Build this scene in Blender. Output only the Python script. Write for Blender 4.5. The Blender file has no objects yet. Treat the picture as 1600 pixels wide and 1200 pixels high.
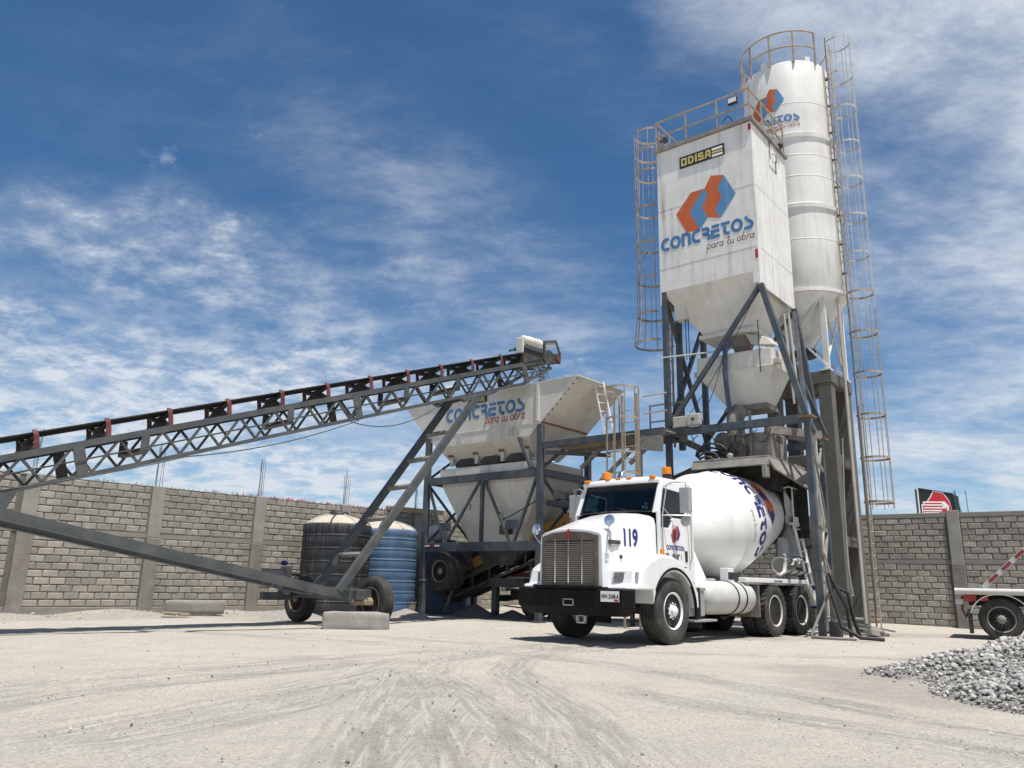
import bpy, bmesh, math, random
from math import sin, cos, tan, pi, radians, atan2, sqrt, hypot
from mathutils import Vector, Matrix, noise
random.seed(7)
scn = bpy.context.scene
col = scn.collection
rnd = random.uniform

# ------------------------------------------------------------------ camera
CAM_H = 0.95
FPX = 1229.0
PITCH = math.atan(312 / 1229.0)
ROLL = radians(1.25)
cd = bpy.data.cameras.new('camera'); cam = bpy.data.objects.new('camera', cd); col.objects.link(cam)
cd.sensor_fit = 'HORIZONTAL'; cd.sensor_width = 36.0; cd.lens = 36.0 * FPX / 1600.0
cd.clip_end = 4000; cd.clip_start = 0.05
r0 = Vector((1, 0, 0)); u0 = Vector((0, -sin(PITCH), cos(PITCH))); f0 = Vector((0, cos(PITCH), sin(PITCH)))
cR = r0 * cos(ROLL) + u0 * sin(ROLL); cU = u0 * cos(ROLL) - r0 * sin(ROLL)
mw = Matrix((cR, cU, -f0)).transposed().to_4x4(); mw.translation = (0, 0, CAM_H)
cam.matrix_world = mw
scn.camera = cam

# ------------------------------------------------------------------ light
SUNDIR = Vector((0.17, -0.27, 1.0)).normalized()          # towards the sun
sl = bpy.data.lights.new('sun', 'SUN'); sl.energy = 5.0; sl.angle = radians(0.53); sl.color = (1.0, 0.95, 0.87)
so = bpy.data.objects.new('sun', sl); col.objects.link(so); so.location = (4, -6, 30)
so.rotation_euler = SUNDIR.to_track_quat('Z', 'Y').to_euler()

wd = bpy.data.worlds.new('World'); scn.world = wd; wd.use_nodes = True
nt = wd.node_tree; N = nt.nodes; LK = nt.links
for n in list(N): N.remove(n)
wo = N.new('ShaderNodeOutputWorld'); bg = N.new('ShaderNodeBackground'); LK.new(bg.outputs[0], wo.inputs[0])
sky = N.new('ShaderNodeTexSky'); sky.sky_type = 'NISHITA'; sky.sun_disc = False
sky.sun_elevation = math.asin(SUNDIR.z); sky.sun_rotation = atan2(SUNDIR.x, SUNDIR.y)
sky.altitude = 1800; sky.air_density = 1.15; sky.dust_density = 0.3; sky.ozone_density = 3.0
tc = N.new('ShaderNodeTexCoord')
sep = N.new('ShaderNodeSeparateXYZ'); LK.new(tc.outputs['Generated'], sep.inputs[0])
def wmath(op, a, b=None, c=None, clamp=False):
    n = N.new('ShaderNodeMath'); n.operation = op; n.use_clamp = clamp
    for i, v in enumerate((a, b, c)):
        if v is None: continue
        if isinstance(v, (int, float)): n.inputs[i].default_value = v
        else: LK.new(v, n.inputs[i])
    return n.outputs[0]
zc = wmath('MAXIMUM', wmath('ADD', sep.outputs[2], 0.22), 0.20)
cx = wmath('DIVIDE', sep.outputs[0], zc); cy = wmath('DIVIDE', sep.outputs[1], zc)
def wcomb(x, y, z=0.0):
    n = N.new('ShaderNodeCombineXYZ')
    for i, v in enumerate((x, y, z)):
        if isinstance(v, (int, float)): n.inputs[i].default_value = v
        else: LK.new(v, n.inputs[i])
    return n.outputs[0]
def wnoise(vec, scale, detail=6, rough=0.55, dist=0.0):
    n = N.new('ShaderNodeTexNoise'); n.inputs['Scale'].default_value = scale; n.inputs['Detail'].default_value = detail
    n.inputs['Roughness'].default_value = rough; n.inputs['Distortion'].default_value = dist
    LK.new(vec, n.inputs['Vector']); return n.outputs[0]
def wramp(v, lo, hi):
    n = N.new('ShaderNodeMapRange'); n.interpolation_type = 'SMOOTHSTEP'
    n.inputs['From Min'].default_value = lo; n.inputs['From Max'].default_value = hi
    LK.new(v, n.inputs['Value']); return n.outputs[0]
# mottled altocumulus low in the west, a thin band of wisps, a broad bright sheet in the east
az = wmath('ARCTAN2', sep.outputs[0], sep.outputs[1]); el = wmath('ARCSINE', sep.outputs[2])
def wmul(*a):
    r = a[0]
    for q in a[1:]: r = wmath('MULTIPLY', r, q)
    return r
def wadd(*a):
    r = a[0]
    for q in a[1:]: r = wmath('ADD', r, q)
    return r
def wmap(loc, rz, sc):
    m = N.new('ShaderNodeMapping'); m.inputs['Location'].default_value = loc; m.inputs['Rotation'].default_value = (0, 0, radians(rz)); m.inputs['Scale'].default_value = sc
    LK.new(wcomb(cx, cy, 0.0), m.inputs['Vector']); return m.outputs[0]
puff = wnoise(wmap((1.3, 0.4, 2.0), 12, (1.0, 1.15, 1.0)), 8.5, 10, 0.66, 0.12)
clump = wnoise(wmap((4.4, 2.1, 0.0), 0, (1.0, 1.0, 1.0)), 1.9, 4, 0.5, 0.3)
wisp = wnoise(wmap((3.1, 1.2, 0.0), -62, (1.0, 2.0, 1.0)), 2.8, 12, 0.70, 0.2)
sheet = wnoise(wmap((7.7, 3.0, 1.0), 35, (1.0, 1.6, 1.0)), 2.3, 12, 0.68, 0.15)
L_ = wmul(wramp(wadd(az, wmath('MULTIPLY', wadd(sheet, -0.5), 0.6)), 0.16, -0.30), wramp(wadd(el, wmath('MULTIPLY', wadd(clump, -0.5), -0.35)), 0.44, 0.20))
R_ = wramp(wadd(az, wmath('MULTIPLY', el, 0.16), wmath('MULTIPLY', wadd(clump, -0.5), 1.0), wmath('MULTIPLY', wadd(sheet, -0.5), 0.5)), 0.26, 0.78)
band = wmul(wramp(wmath('ABSOLUTE', wadd(az, wmath('MULTIPLY', el, 1.1), -0.40)), 0.24, 0.02), wramp(el, 0.66, 0.46))
low = wramp(el, 0.30, 0.06)
dL = wmul(L_, wadd(0.06, wmul(wramp(puff, 0.36, 0.70), wramp(clump, 0.28, 0.54), 0.95), wmath('MULTIPLY', wramp(sheet, 0.30, 0.75), 0.34)))
dR = wmul(R_, wadd(wmath('MULTIPLY', wramp(sheet, 0.30, 0.70), 0.58), wmath('MULTIPLY', wramp(puff, 0.36, 0.74), 0.32), 0.18))
dB = wmul(band, wadd(wmath('MULTIPLY', wramp(wisp, 0.36, 0.80), 0.34), wmath('MULTIPLY', wramp(puff, 0.40, 0.75), 0.16), 0.05))
dS = wmul(wramp(puff, 0.56, 0.74), wramp(clump, 0.54, 0.66), 0.55)
dH = wmul(low, wadd(wmath('MULTIPLY', wramp(sheet, 0.34, 0.70), 0.28), 0.14))
dV = wmul(wramp(wisp, 0.42, 0.85), 0.09)
cl = wmath('MINIMUM', wadd(wmath('MAXIMUM', dL, dR), dB, dS, dH, dV), 0.95)
mixc = N.new('ShaderNodeMix'); mixc.data_type = 'RGBA'
LK.new(cl, mixc.inputs[0])
tint = N.new('ShaderNodeMix'); tint.data_type = 'RGBA'; tint.blend_type = 'MULTIPLY'; tint.inputs[0].default_value = 1.0
LK.new(sky.outputs[0], tint.inputs[6]); tint.inputs[7].default_value = (0.60, 0.93, 1.10, 1)
LK.new(tint.outputs[2], mixc.inputs[6])
mixc.inputs[7].default_value = (7.4, 8.0, 8.8, 1)
LK.new(mixc.outputs[2], bg.inputs[0]); bg.inputs[1].default_value = 0.078

scn.view_settings.view_transform = 'Standard'; scn.view_settings.look = 'None'
scn.view_settings.exposure = 0.28; scn.view_settings.gamma = 1.0
scn.view_settings.use_curve_mapping = False

# ------------------------------------------------------------------ helpers
class MB:
    def __init__(s): s.v = []; s.f = []
    def add(s, vs, fs):
        o = len(s.v); s.v += [tuple(p) for p in vs]; s.f += [tuple(i + o for i in f) for f in fs]; return s
    def box(s, x0, x1, y0, y1, z0, z1):
        return s.hexa([(x0, y0, z0), (x1, y0, z0), (x1, y1, z0), (x0, y1, z0), (x0, y0, z1), (x1, y0, z1), (x1, y1, z1), (x0, y1, z1)])
    def hexa(s, p):     # bottom ring of 4, top ring of 4
        return s.add(p, [(3, 2, 1, 0), (4, 5, 6, 7), (0, 1, 5, 4), (1, 2, 6, 5), (2, 3, 7, 6), (3, 0, 4, 7)])
    def loft(s, rings, cap0=True, cap1=True):
        n = len(rings[0]); o = len(s.v)
        for r in rings: s.v += [tuple(p) for p in r]
        for k in range(len(rings) - 1):
            for i in range(n):
                j = (i + 1) % n
                s.f.append((o + k * n + i, o + k * n + j, o + (k + 1) * n + j, o + (k + 1) * n + i))
        if cap0: s.f.append(tuple(o + i for i in reversed(range(n))))
        if cap1: s.f.append(tuple(o + (len(rings) - 1) * n + i for i in range(n)))
        return s
    def frame(s, p, q, up=(0, 0, 1)):
        p = Vector(p); q = Vector(q); d = (q - p).normalized(); u = Vector(up)
        if abs(d.dot(u)) > 0.98: u = Vector((1, 0, 0))
        a = d.cross(u).normalized(); b = a.cross(d).normalized(); return p, q, a, b
    def bar(s, p, q, w, h=None, up=(0, 0, 1)):   # w across, h along 'up'
        h = w if h is None else h
        p, q, a, b = s.frame(p, q, up); a = a * w / 2; b = b * h / 2
        return s.hexa([p - a - b, p + a - b, p + a + b, p - a + b, q - a - b, q + a - b, q + a + b, q - a + b])
    def angle(s, p, q, w, t=0.012, up=(0, 0, 1), flip=1):   # L profile
        p, q, a, b = s.frame(p, q, up); a = a * flip
        prof = [(0, 0), (w, 0), (w, t), (t, t), (t, w), (0, w)]
        if flip < 0: prof = prof[::-1]
        return s.loft([[e + a * x + b * y for x, y in prof] for e in (p, q)])
    def chan(s, p, q, w, h, t=0.012, up=(0, 0, 1), flip=1):   # C channel, web of height h
        p, q, a, b = s.frame(p, q, up); a = a * flip
        prof = [(0, -h / 2), (w, -h / 2), (w, -h / 2 + t), (t, -h / 2 + t), (t, h / 2 - t), (w, h / 2 - t), (w, h / 2), (0, h / 2)]
        if flip < 0: prof = prof[::-1]
        return s.loft([[e + a * x + b * y for x, y in prof] for e in (p, q)])
    def tube(s, pts, r, n=8, closed=False, caps=True):
        pts = [Vector(p) for p in pts]; m = len(pts); rings = []; prev = None
        for i, p in enumerate(pts):
            if closed: d = (pts[(i + 1) % m] - pts[i - 1])
            else: d = pts[min(i + 1, m - 1)] - pts[max(i - 1, 0)]
            d.normalize()
            if prev is None:
                u = Vector((0, 0, 1)) if abs(d.z) < 0.9 else Vector((1, 0, 0))
            else: u = prev
            a = d.cross(u)
            if a.length < 1e-5: a = d.orthogonal()
            a.normalize(); b = a.cross(d).normalized(); prev = b
            rr = r[i] if isinstance(r, (list, tuple)) else r
            rings.append([p + a * cos(2 * pi * k / n) * rr + b * sin(2 * pi * k / n) * rr for k in range(n)])
        if closed: rings.append(rings[0])
        return s.loft(rings, caps and not closed, caps and not closed)
    def lathe(s, prof, n=32, axis='Z', c=(0, 0, 0), caps=True):   # prof: (radius, height)
        rings = []
        for r, h in prof:
            ring = []
            for k in range(n):
                t = 2 * pi * k / n; x = r * cos(t); y = r * sin(t)
                if axis == 'Z': q = (x, y, h)
                elif axis == 'Y': q = (y, h, x)
                else: q = (h, x, y)
                ring.append((q[0] + c[0], q[1] + c[1], q[2] + c[2]))
            rings.append(ring)
        return s.loft(rings, caps, caps)
    def prism(s, poly, y0, y1, plane='XZ'):   # polygon extruded along the third axis
        def P(a, b, h): return (a, h, b) if plane == 'XZ' else ((a, b, h) if plane == 'XY' else (h, a, b))
        return s.loft([[P(a, b, y0) for a, b in poly], [P(a, b, y1) for a, b in poly]])
    def mesh(s, name):
        m = bpy.data.meshes.new(name); m.from_pydata(s.v, [], s.f); m.update()
        bm = bmesh.new(); bm.from_mesh(m); bmesh.ops.recalc_face_normals(bm, faces=bm.faces); bm.to_mesh(m); bm.free()
        return m

def build(name, mb, mat, parent=None, smooth=None, loc=None, bevel=0, rot=None, seg=2):
    m = mb if isinstance(mb, bpy.types.Mesh) else mb.mesh(name)
    if mat is not None and not m.materials: m.materials.append(mat)
    if smooth:
        m.shade_smooth(); m.set_sharp_from_angle(angle=radians(smooth))
    o = bpy.data.objects.new(name, m); col.objects.link(o)
    if parent is not None: o.parent = parent
    if loc is not None: o.location = loc
    if rot is not None: o.rotation_euler = rot
    if bevel:
        b = o.modifiers.new('bevel', 'BEVEL'); b.width = bevel; b.segments = seg; b.limit_method = 'ANGLE'; b.angle_limit = radians(35)
        b.harden_normals = False
    return o
def tag(o, label=None, cat=None, group=None, kind=None):
    if label: o['label'] = label
    if cat: o['category'] = cat
    if group: o['group'] = group
    if kind: o['kind'] = kind
    return o
def thing(name, label, cat, loc=(0, 0, 0), rotz=0.0, group=None):
    o = bpy.data.objects.new(name, None); col.objects.link(o); o.empty_display_size = 0.2
    o.location = loc; o.rotation_euler = (0, 0, rotz); return tag(o, label, cat, group)
def barp(name, p, q, w, h, mat, parent, up=(0, 0, 1)): return build(name, MB().bar(p, q, w, h, up), mat, parent)
def tubep(name, pts, r, mat, parent, n=8, closed=False): return build(name, MB().tube(pts, r, n, closed), mat, parent, smooth=50)
def arc(cx_, cy_, r, a0, a1, n): return [(cx_ + r * cos(a0 + (a1 - a0) * i / n), cy_ + r * sin(a0 + (a1 - a0) * i / n)) for i in range(n + 1)]
def copy_tree(o, parent=None):
    c = o.copy(); col.objects.link(c); c.parent = parent
    for ch in list(o.children): copy_tree(ch, c)
    return c

# ------------------------------------------------------------------ materials
def M(name, c, rough=0.6, metal=0.0, var=0.12, scale=2.5, bump=0.0, bscale=30.0, dirt=None, streak=None, coat=0.0, spec=0.5, island=0.0, speck=None, world=False):
    """dirt=(colour, amount, scale)  streak=(colour, amount, scale) vertical runs  speck=(colour, threshold, scale) small spots"""
    m = bpy.data.materials.new(name); m.use_nodes = True
    t = m.node_tree; n = t.nodes; l = t.links; b = n['Principled BSDF']
    b.inputs['Roughness'].default_value = rough; b.inputs['Metallic'].default_value = metal
    b.inputs['Specular IOR Level'].default_value = spec
    if coat: b.inputs['Coat Weight'].default_value = coat; b.inputs['Coat Roughness'].default_value = 0.08
    tc = n.new('ShaderNodeTexCoord')
    src = n.new('ShaderNodeNewGeometry').outputs['Position'] if world else tc.outputs['Object']
    def noise_(scale, detail=5, rough_=0.6, sc=(1, 1, 1), dist=0.0):
        mp = n.new('ShaderNodeMapping'); mp.inputs['Scale'].default_value = sc; l.new(src, mp.inputs[0])
        k = n.new('ShaderNodeTexNoise'); k.inputs['Scale'].default_value = scale; k.inputs['Detail'].default_value = detail
        k.inputs['Roughness'].default_value = rough_; k.inputs['Distortion'].default_value = dist
        l.new(mp.outputs[0], k.inputs['Vector']); return k.outputs[0]
    def rng(v, a, bb, c0, c1):
        k = n.new('ShaderNodeMapRange'); k.inputs[1].default_value = a; k.inputs[2].default_value = bb
        k.inputs[3].default_value = c0; k.inputs[4].default_value = c1; l.new(v, k.inputs[0]); return k.outputs[0]
    def mix(fac, a, bb, mode='MIX'):
        k = n.new('ShaderNodeMix'); k.data_type = 'RGBA'; k.blend_type = mode
        for i, v in ((0, fac), (6, a), (7, bb)):
            if isinstance(v, (int, float)): k.inputs[i].default_value = v
            elif isinstance(v, tuple): k.inputs[i].default_value = (*v[:3], 1)
            else: l.new(v, k.inputs[i])
        return k.outputs[2]
    base = None
    lo = tuple(x * (1 - var) for x in c); hi = tuple(min(1, x * (1 + var)) for x in c)
    base = mix(rng(noise_(scale, 6), 0.3, 0.7, 0, 1), lo, hi)
    if island:
        g = n.new('ShaderNodeNewGeometry'); oi = n.new('ShaderNodeObjectInfo')
        ad = n.new('ShaderNodeMath'); ad.operation = 'ADD'; l.new(g.outputs['Random Per Island'], ad.inputs[0]); l.new(oi.outputs['Random'], ad.inputs[1])
        fr = n.new('ShaderNodeMath'); fr.operation = 'FRACT'; l.new(ad.outputs[0], fr.inputs[0])
        k = rng(fr.outputs[0], 0, 1, 1 - island, 1 + island)
        cc = n.new('ShaderNodeCombineXYZ')
        for i in range(3): l.new(k, cc.inputs[i])
        base = mix(1.0, base, cc.outputs[0], 'MULTIPLY')
    if dirt:
        base = mix(rng(noise_(dirt[2], 8, 0.65, dist=0.4), 0.42, 0.72, 0, dirt[1]), base, dirt[0])
    if streak:
        k = noise_(streak[2], 5, 0.6, (1, 1, 0.07)); k2 = noise_(0.9, 3)
        mm = n.new('ShaderNodeMath'); mm.operation = 'MULTIPLY'; l.new(rng(k, 0.5, 0.72, 0, streak[1]), mm.inputs[0]); l.new(rng(k2, 0.35, 0.65, 0.15, 1), mm.inputs[1])
        base = mix(mm.outputs[0], base, streak[0])
    if speck:
        k = noise_(speck[2], 3, 0.5); base = mix(rng(k, speck[1], speck[1] + 0.05, 0, 0.85), base, speck[0])
    l.new(base, b.inputs['Base Color'])
    rv = rng(noise_(scale * 2.3, 4), 0.3, 0.7, max(0.02, rough - 0.07), min(1, rough + 0.1)); l.new(rv, b.inputs['Roughness'])
    if bump:
        bp = n.new('ShaderNodeBump'); bp.inputs['Strength'].default_value = bump; bp.inputs['Distance'].default_value = 0.02
        l.new(noise_(bscale, 8, 0.65), bp.inputs['Height']); l.new(bp.outputs[0], b.inputs['Normal'])
    return m
RUST = (0.17, 0.075, 0.03); DUST = (0.42, 0.38, 0.32)
m_white = M('weathered_white_paint', (0.72, 0.71, 0.68), 0.5, var=0.05, dirt=(DUST, 0.25, 1.6), streak=((0.27, 0.23, 0.18), 0.75, 5.0), speck=(RUST, 0.74, 16), bump=0.05, bscale=3)
m_silo = M('silo_white_paint', (0.70, 0.695, 0.675), 0.5, var=0.05, dirt=((0.46, 0.44, 0.40), 0.40, 1.0), streak=((0.36, 0.32, 0.26), 0.50, 5.0), bump=0.03, bscale=3)
m_cream = M('dusty_cream_paint', (0.63, 0.615, 0.565), 0.6, var=0.06, dirt=((0.42, 0.37, 0.30), 0.35, 1.3), streak=((0.26, 0.19, 0.12), 0.45, 4.0), speck=(RUST, 0.76, 14), bump=0.06, bscale=3)
m_steel = M('blue_grey_steel_paint', (0.045, 0.058, 0.072), 0.5, var=0.25, dirt=((0.20, 0.19, 0.17), 0.40, 2.4), streak=((0.17, 0.15, 0.13), 0.3, 8), speck=(RUST, 0.74, 20))
m_steel2 = M('conveyor_grey_paint', (0.060, 0.068, 0.072), 0.5, var=0.2, dirt=((0.24, 0.215, 0.18), 0.30, 2.0), speck=(RUST, 0.75, 25))
m_dusty = M('dust_caked_steel', (0.24, 0.225, 0.20), 0.85, var=0.25, dirt=((0.10, 0.10, 0.10), 0.6, 3), bump=0.2, bscale=12)
m_dark = M('grimy_dark_steel', (0.035, 0.035, 0.036), 0.7, var=0.4, dirt=((0.16, 0.145, 0.125), 0.5, 3))
m_cage = M('rusty_tan_pipe', (0.37, 0.30, 0.225), 0.7, var=0.25, dirt=((0.20, 0.125, 0.08), 0.6, 3.5))
m_galv = M('chipped_white_pipe', (0.46, 0.45, 0.42), 0.55, var=0.12, dirt=((0.30, 0.21, 0.14), 0.5, 2.2))
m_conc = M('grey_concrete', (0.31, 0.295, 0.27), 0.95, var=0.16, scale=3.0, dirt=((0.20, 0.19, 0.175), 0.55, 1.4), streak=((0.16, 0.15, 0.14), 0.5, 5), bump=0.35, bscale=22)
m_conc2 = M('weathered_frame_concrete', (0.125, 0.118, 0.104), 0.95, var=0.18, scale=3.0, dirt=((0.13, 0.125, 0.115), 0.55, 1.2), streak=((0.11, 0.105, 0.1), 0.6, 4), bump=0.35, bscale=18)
m_block = M('concrete_block', (0.335, 0.31, 0.268), 0.97, var=0.14, scale=7.0, island=0.20, dirt=((0.20, 0.187, 0.165), 0.6, 0.9), streak=((0.17, 0.16, 0.142), 0.45, 2.5), speck=((0.36, 0.345, 0.31), 0.68, 9), bump=0.7, bscale=45, world=True)
m_mortar = M('mortar', (0.15, 0.14, 0.122), 0.97, var=0.18, scale=6, bump=0.6, bscale=40)
m_tiebeam = M('tie_beam_concrete', (0.255, 0.24, 0.215), 0.95, var=0.2, scale=2, dirt=((0.16, 0.15, 0.135), 0.5, 2), bump=0.4, bscale=25)
m_truck = M('white_truck_paint', (0.78, 0.78, 0.78), 0.30, var=0.02, coat=0.5, dirt=((0.52, 0.50, 0.45), 0.28, 2.2), streak=((0.50, 0.48, 0.44), 0.25, 9))
m_drum = M('white_drum_paint', (0.78, 0.78, 0.765), 0.36, var=0.03, coat=0.3, dirt=((0.52, 0.50, 0.45), 0.5, 1.3), streak=((0.48, 0.46, 0.41), 0.35, 3), speck=((0.45, 0.44, 0.41), 0.70, 18))
m_tank = M('tank_grey_white', (0.50, 0.50, 0.48), 0.5, var=0.05, dirt=((0.36, 0.34, 0.30), 0.5, 3), bump=0.05, bscale=20)
m_black = M('black_paint', (0.006, 0.006, 0.007), 0.55, var=0.2, dirt=((0.03, 0.028, 0.026), 0.2, 4), spec=0.15)
m_rubber = M('black_rubber', (0.022, 0.022, 0.022), 0.8, var=0.3, dirt=((0.12, 0.11, 0.095), 0.35, 5), bump=0.1, bscale=60)
m_tyre = M('dusty_tyre', (0.030, 0.029, 0.028), 0.85, var=0.25, dirt=((0.15, 0.138, 0.12), 0.42, 4), bump=0.15, bscale=50)
m_belt = M('black_belt', (0.016, 0.016, 0.017), 0.75, var=0.3, dirt=((0.10, 0.09, 0.08), 0.3, 2))
m_rim = M('polished_rim', (0.86, 0.86, 0.87), 0.32, metal=0.1, var=0.08, dirt=((0.42, 0.40, 0.37), 0.3, 5))
m_rimw = M('dull_white_rim', (0.58, 0.57, 0.54), 0.6, var=0.12, dirt=((0.20, 0.17, 0.13), 0.5, 5))
m_rimb = M('beige_dusty_rim', (0.28, 0.23, 0.16), 0.75, var=0.2, dirt=((0.13, 0.09, 0.05), 0.5, 6))
m_chrome = M('chrome', (0.75, 0.75, 0.76), 0.12, metal=1.0, var=0.04, dirt=((0.45, 0.43, 0.4), 0.2, 5))
m_alu = M('dull_aluminium', (0.45, 0.45, 0.45), 0.4, metal=0.5, var=0.08, dirt=((0.33, 0.31, 0.28), 0.4, 3))
m_grille = M('grille_bronze', (0.115, 0.095, 0.075), 0.45, metal=0.4, var=0.2, dirt=((0.30, 0.26, 0.2), 0.3, 5))
m_slat = M('grille_slat', (0.34, 0.30, 0.24), 0.4, metal=0.5, var=0.15)
m_orange = M('orange_lens', (0.75, 0.22, 0.01), 0.3, var=0.12)
m_red = M('red_paint', (0.36, 0.025, 0.02), 0.45, var=0.15)
m_redguard = M('red_oxide_idler', (0.13, 0.03, 0.024), 0.4, var=0.4, dirt=((0.30, 0.17, 0.14), 0.35, 14))
m_lens = M('headlight_lens', (0.13, 0.135, 0.14), 0.35, var=0.5, scale=30)
m_green = M('green_panel', (0.01, 0.14, 0.08), 0.5)
m_blue = M('tank_blue_plastic', (0.060, 0.125, 0.225), 0.5, var=0.1, scale=1.2, dirt=((0.17, 0.22, 0.29), 0.4, 1.6), streak=((0.30, 0.35, 0.40), 0.3, 7))
m_blackt = M('tank_black_plastic', (0.016, 0.018, 0.022), 0.6, var=0.3, dirt=((0.07, 0.07, 0.07), 0.25, 2), streak=((0.26, 0.26, 0.27), 0.45, 16))
m_tanklid = M('dusty_beige_dome', (0.46, 0.42, 0.345), 0.85, var=0.1, dirt=((0.36, 0.31, 0.24), 0.5, 3))
m_yellow = M('dirty_yellow_paint', (0.33, 0.17, 0.035), 0.7, var=0.2, dirt=((0.12, 0.09, 0.05), 0.5, 4))
m_cable = M('black_cable', (0.02, 0.02, 0.022), 0.6)
m_hose = M('grey_hose', (0.22, 0.21, 0.20), 0.7, var=0.2)
m_wood = M('weathered_plank', (0.36, 0.28, 0.19), 0.9, var=0.25, scale=6)
m_rebar = M('rusty_rebar', (0.10, 0.085, 0.075), 0.8, var=0.3)
m_lettblue = M('faded_blue_lettering', (0.055, 0.165, 0.36), 0.55, var=0.12, scale=6, streak=((0.30, 0.38, 0.48), 0.4, 6))
m_logoor = M('faded_orange_emblem', (0.50, 0.105, 0.025), 0.55, var=0.10, scale=4, streak=((0.55, 0.26, 0.16), 0.6, 6))
m_logobl = M('faded_blue_emblem', (0.085, 0.23, 0.42), 0.55, var=0.10, scale=4, streak=((0.34, 0.40, 0.47), 0.5, 6))
m_lettred = M('faded_red_script', (0.34, 0.075, 0.03), 0.6, var=0.2, scale=6)
m_navy = M('navy_print', (0.018, 0.025, 0.16), 0.4, var=0.1)
m_vorange = M('bright_orange_print', (0.66, 0.11, 0.02), 0.4, var=0.06)
m_vred = M('door_red_print', (0.50, 0.055, 0.03), 0.4, var=0.06)
m_odyel = M('yellow_sign_letter', (0.52, 0.44, 0.16), 0.5, var=0.12)
m_plate = M('licence_plate', (0.74, 0.74, 0.72), 0.5, var=0.04)
m_ink = M('black_print', (0.02, 0.02, 0.022), 0.6)
m_signgreen = M('sign_dark_green', (0.008, 0.013, 0.015), 0.4)
m_signred = M('sign_red', (0.50, 0.015, 0.025), 0.4)
m_signwhite = M('sign_white', (0.80, 0.80, 0.80), 0.4)
m_stain = M('rust_stain', (0.20, 0.11, 0.055), 0.85, var=0.3, scale=9)
def glass_mat(name, tint, dark=0.75):
    m = bpy.data.materials.new(name); m.use_nodes = True; t = m.node_tree; n = t.nodes; l = t.links; n.clear()
    o = n.new('ShaderNodeOutputMaterial'); mx = n.new('ShaderNodeMixShader'); fr = n.new('ShaderNodeFresnel'); fr.inputs[0].default_value = 1.6
    tr = n.new('ShaderNodeBsdfTransparent'); tr.inputs[0].default_value = (*tint, 1); gl = n.new('ShaderNodeBsdfGlossy'); gl.inputs['Roughness'].default_value = 0.03
    l.new(fr.outputs[0], mx.inputs[0]); l.new(tr.outputs[0], mx.inputs[1]); l.new(gl.outputs[0], mx.inputs[2]); l.new(mx.outputs[0], o.inputs[0]); return m
m_glass = glass_mat('tinted_window_glass', (0.42, 0.50, 0.50))
m_shard = M('broken_pale_glass', (0.50, 0.60, 0.58), 0.2, var=0.5, scale=2.0)
m_shardr = M('broken_red_glass', (0.40, 0.14, 0.13), 0.25, var=0.5, scale=2.0)

# ------------------------------------------------------------------ lettering (stroke alphabet, mapped onto a surface)
def qarc(cx_, cy_, rx, ry, a0, a1, n=7):
    return [(cx_ + rx * cos(radians(a0 + (a1 - a0) * i / n)), cy_ + ry * sin(radians(a0 + (a1 - a0) * i / n))) for i in range(n + 1)]
BOLD = {  # letter: (advance, [polyline strokes]); closed strokes repeat their first point
 'C': (0.82, [[(0.74, 0.88)] + qarc(0.45, 0.5, 0.33, 0.38, 90, 270, 12) + [(0.74, 0.12)]]),
 'O': (1.02, [qarc(0.48, 0.5, 0.36, 0.38, 0, 360, 24)]),
 'n': (0.86, [[(0.13, 0.0), (0.13, 0.88), (0.42, 0.88)] + qarc(0.42, 0.66, 0.25, 0.22, 90, 0, 6) + [(0.67, 0.0)]]),
 'R': (0.80, [[(0.05, 0.88), (0.42, 0.88)] + qarc(0.42, 0.70, 0.20, 0.18, 90, -90, 8) + [(0.10, 0.50)], [(0.42, 0.47)] + qarc(0.42, 0.27, 0.22, 0.16, 90, 0, 4) + [(0.64, 0.0)]]),
 'E': (0.84, [[(0.10, 0.88), (0.74, 0.88)], [(0.74, 0.53), (0.13, 0.53), (0.13, 0.12), (0.74, 0.12)]]),
 'T': (0.82, [[(0.02, 0.88), (0.76, 0.88)], [(0.32, 0.70), (0.32, 0.34)] + qarc(0.54, 0.34, 0.22, 0.22, 180, 270, 6) + [(0.72, 0.12)]]),
 'S': (0.78, [[(0.16, 0.98), (0.30, 0.70), (0.52, 0.56)] + qarc(0.42, 0.34, 0.24, 0.22, 60, -90, 8) + [(0.04, 0.12)]]),
}
SCRIPT = {
 'p': (0.46, [[(0.10, 0.50), (0.0, -0.38)], qarc(0.20, 0.26, 0.17, 0.22, 150, -170, 12)]),
 'a': (0.48, [qarc(0.19, 0.22, 0.17, 0.20, 20, 380, 14), [(0.38, 0.46), (0.34, 0.12), (0.42, 0.02)]]),
 'r': (0.36, [[(0.10, 0.46), (0.04, 0.0)], [(0.07, 0.26)] + qarc(0.22, 0.30, 0.13, 0.14, 170, 40, 6)]),
 't': (0.34, [[(0.20, 0.80), (0.10, 0.15), (0.20, 0.0), (0.28, 0.06)], [(-0.02, 0.62), (0.36, 0.72)]]),
 'u': (0.46, [[(0.06, 0.44), (0.04, 0.14)] + qarc(0.18, 0.14, 0.14, 0.13, 180, 330, 6) + [(0.36, 0.44), (0.34, 0.02), (0.42, 0.0)]]),
 'o': (0.46, [qarc(0.20, 0.23, 0.18, 0.21, 0, 360, 14)]),
 'b': (0.46, [[(0.14, 0.85), (0.04, 0.04)], qarc(0.20, 0.22, 0.17, 0.21, 190, -140, 12)]),
 ' ': (0.26, []),
}
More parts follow.
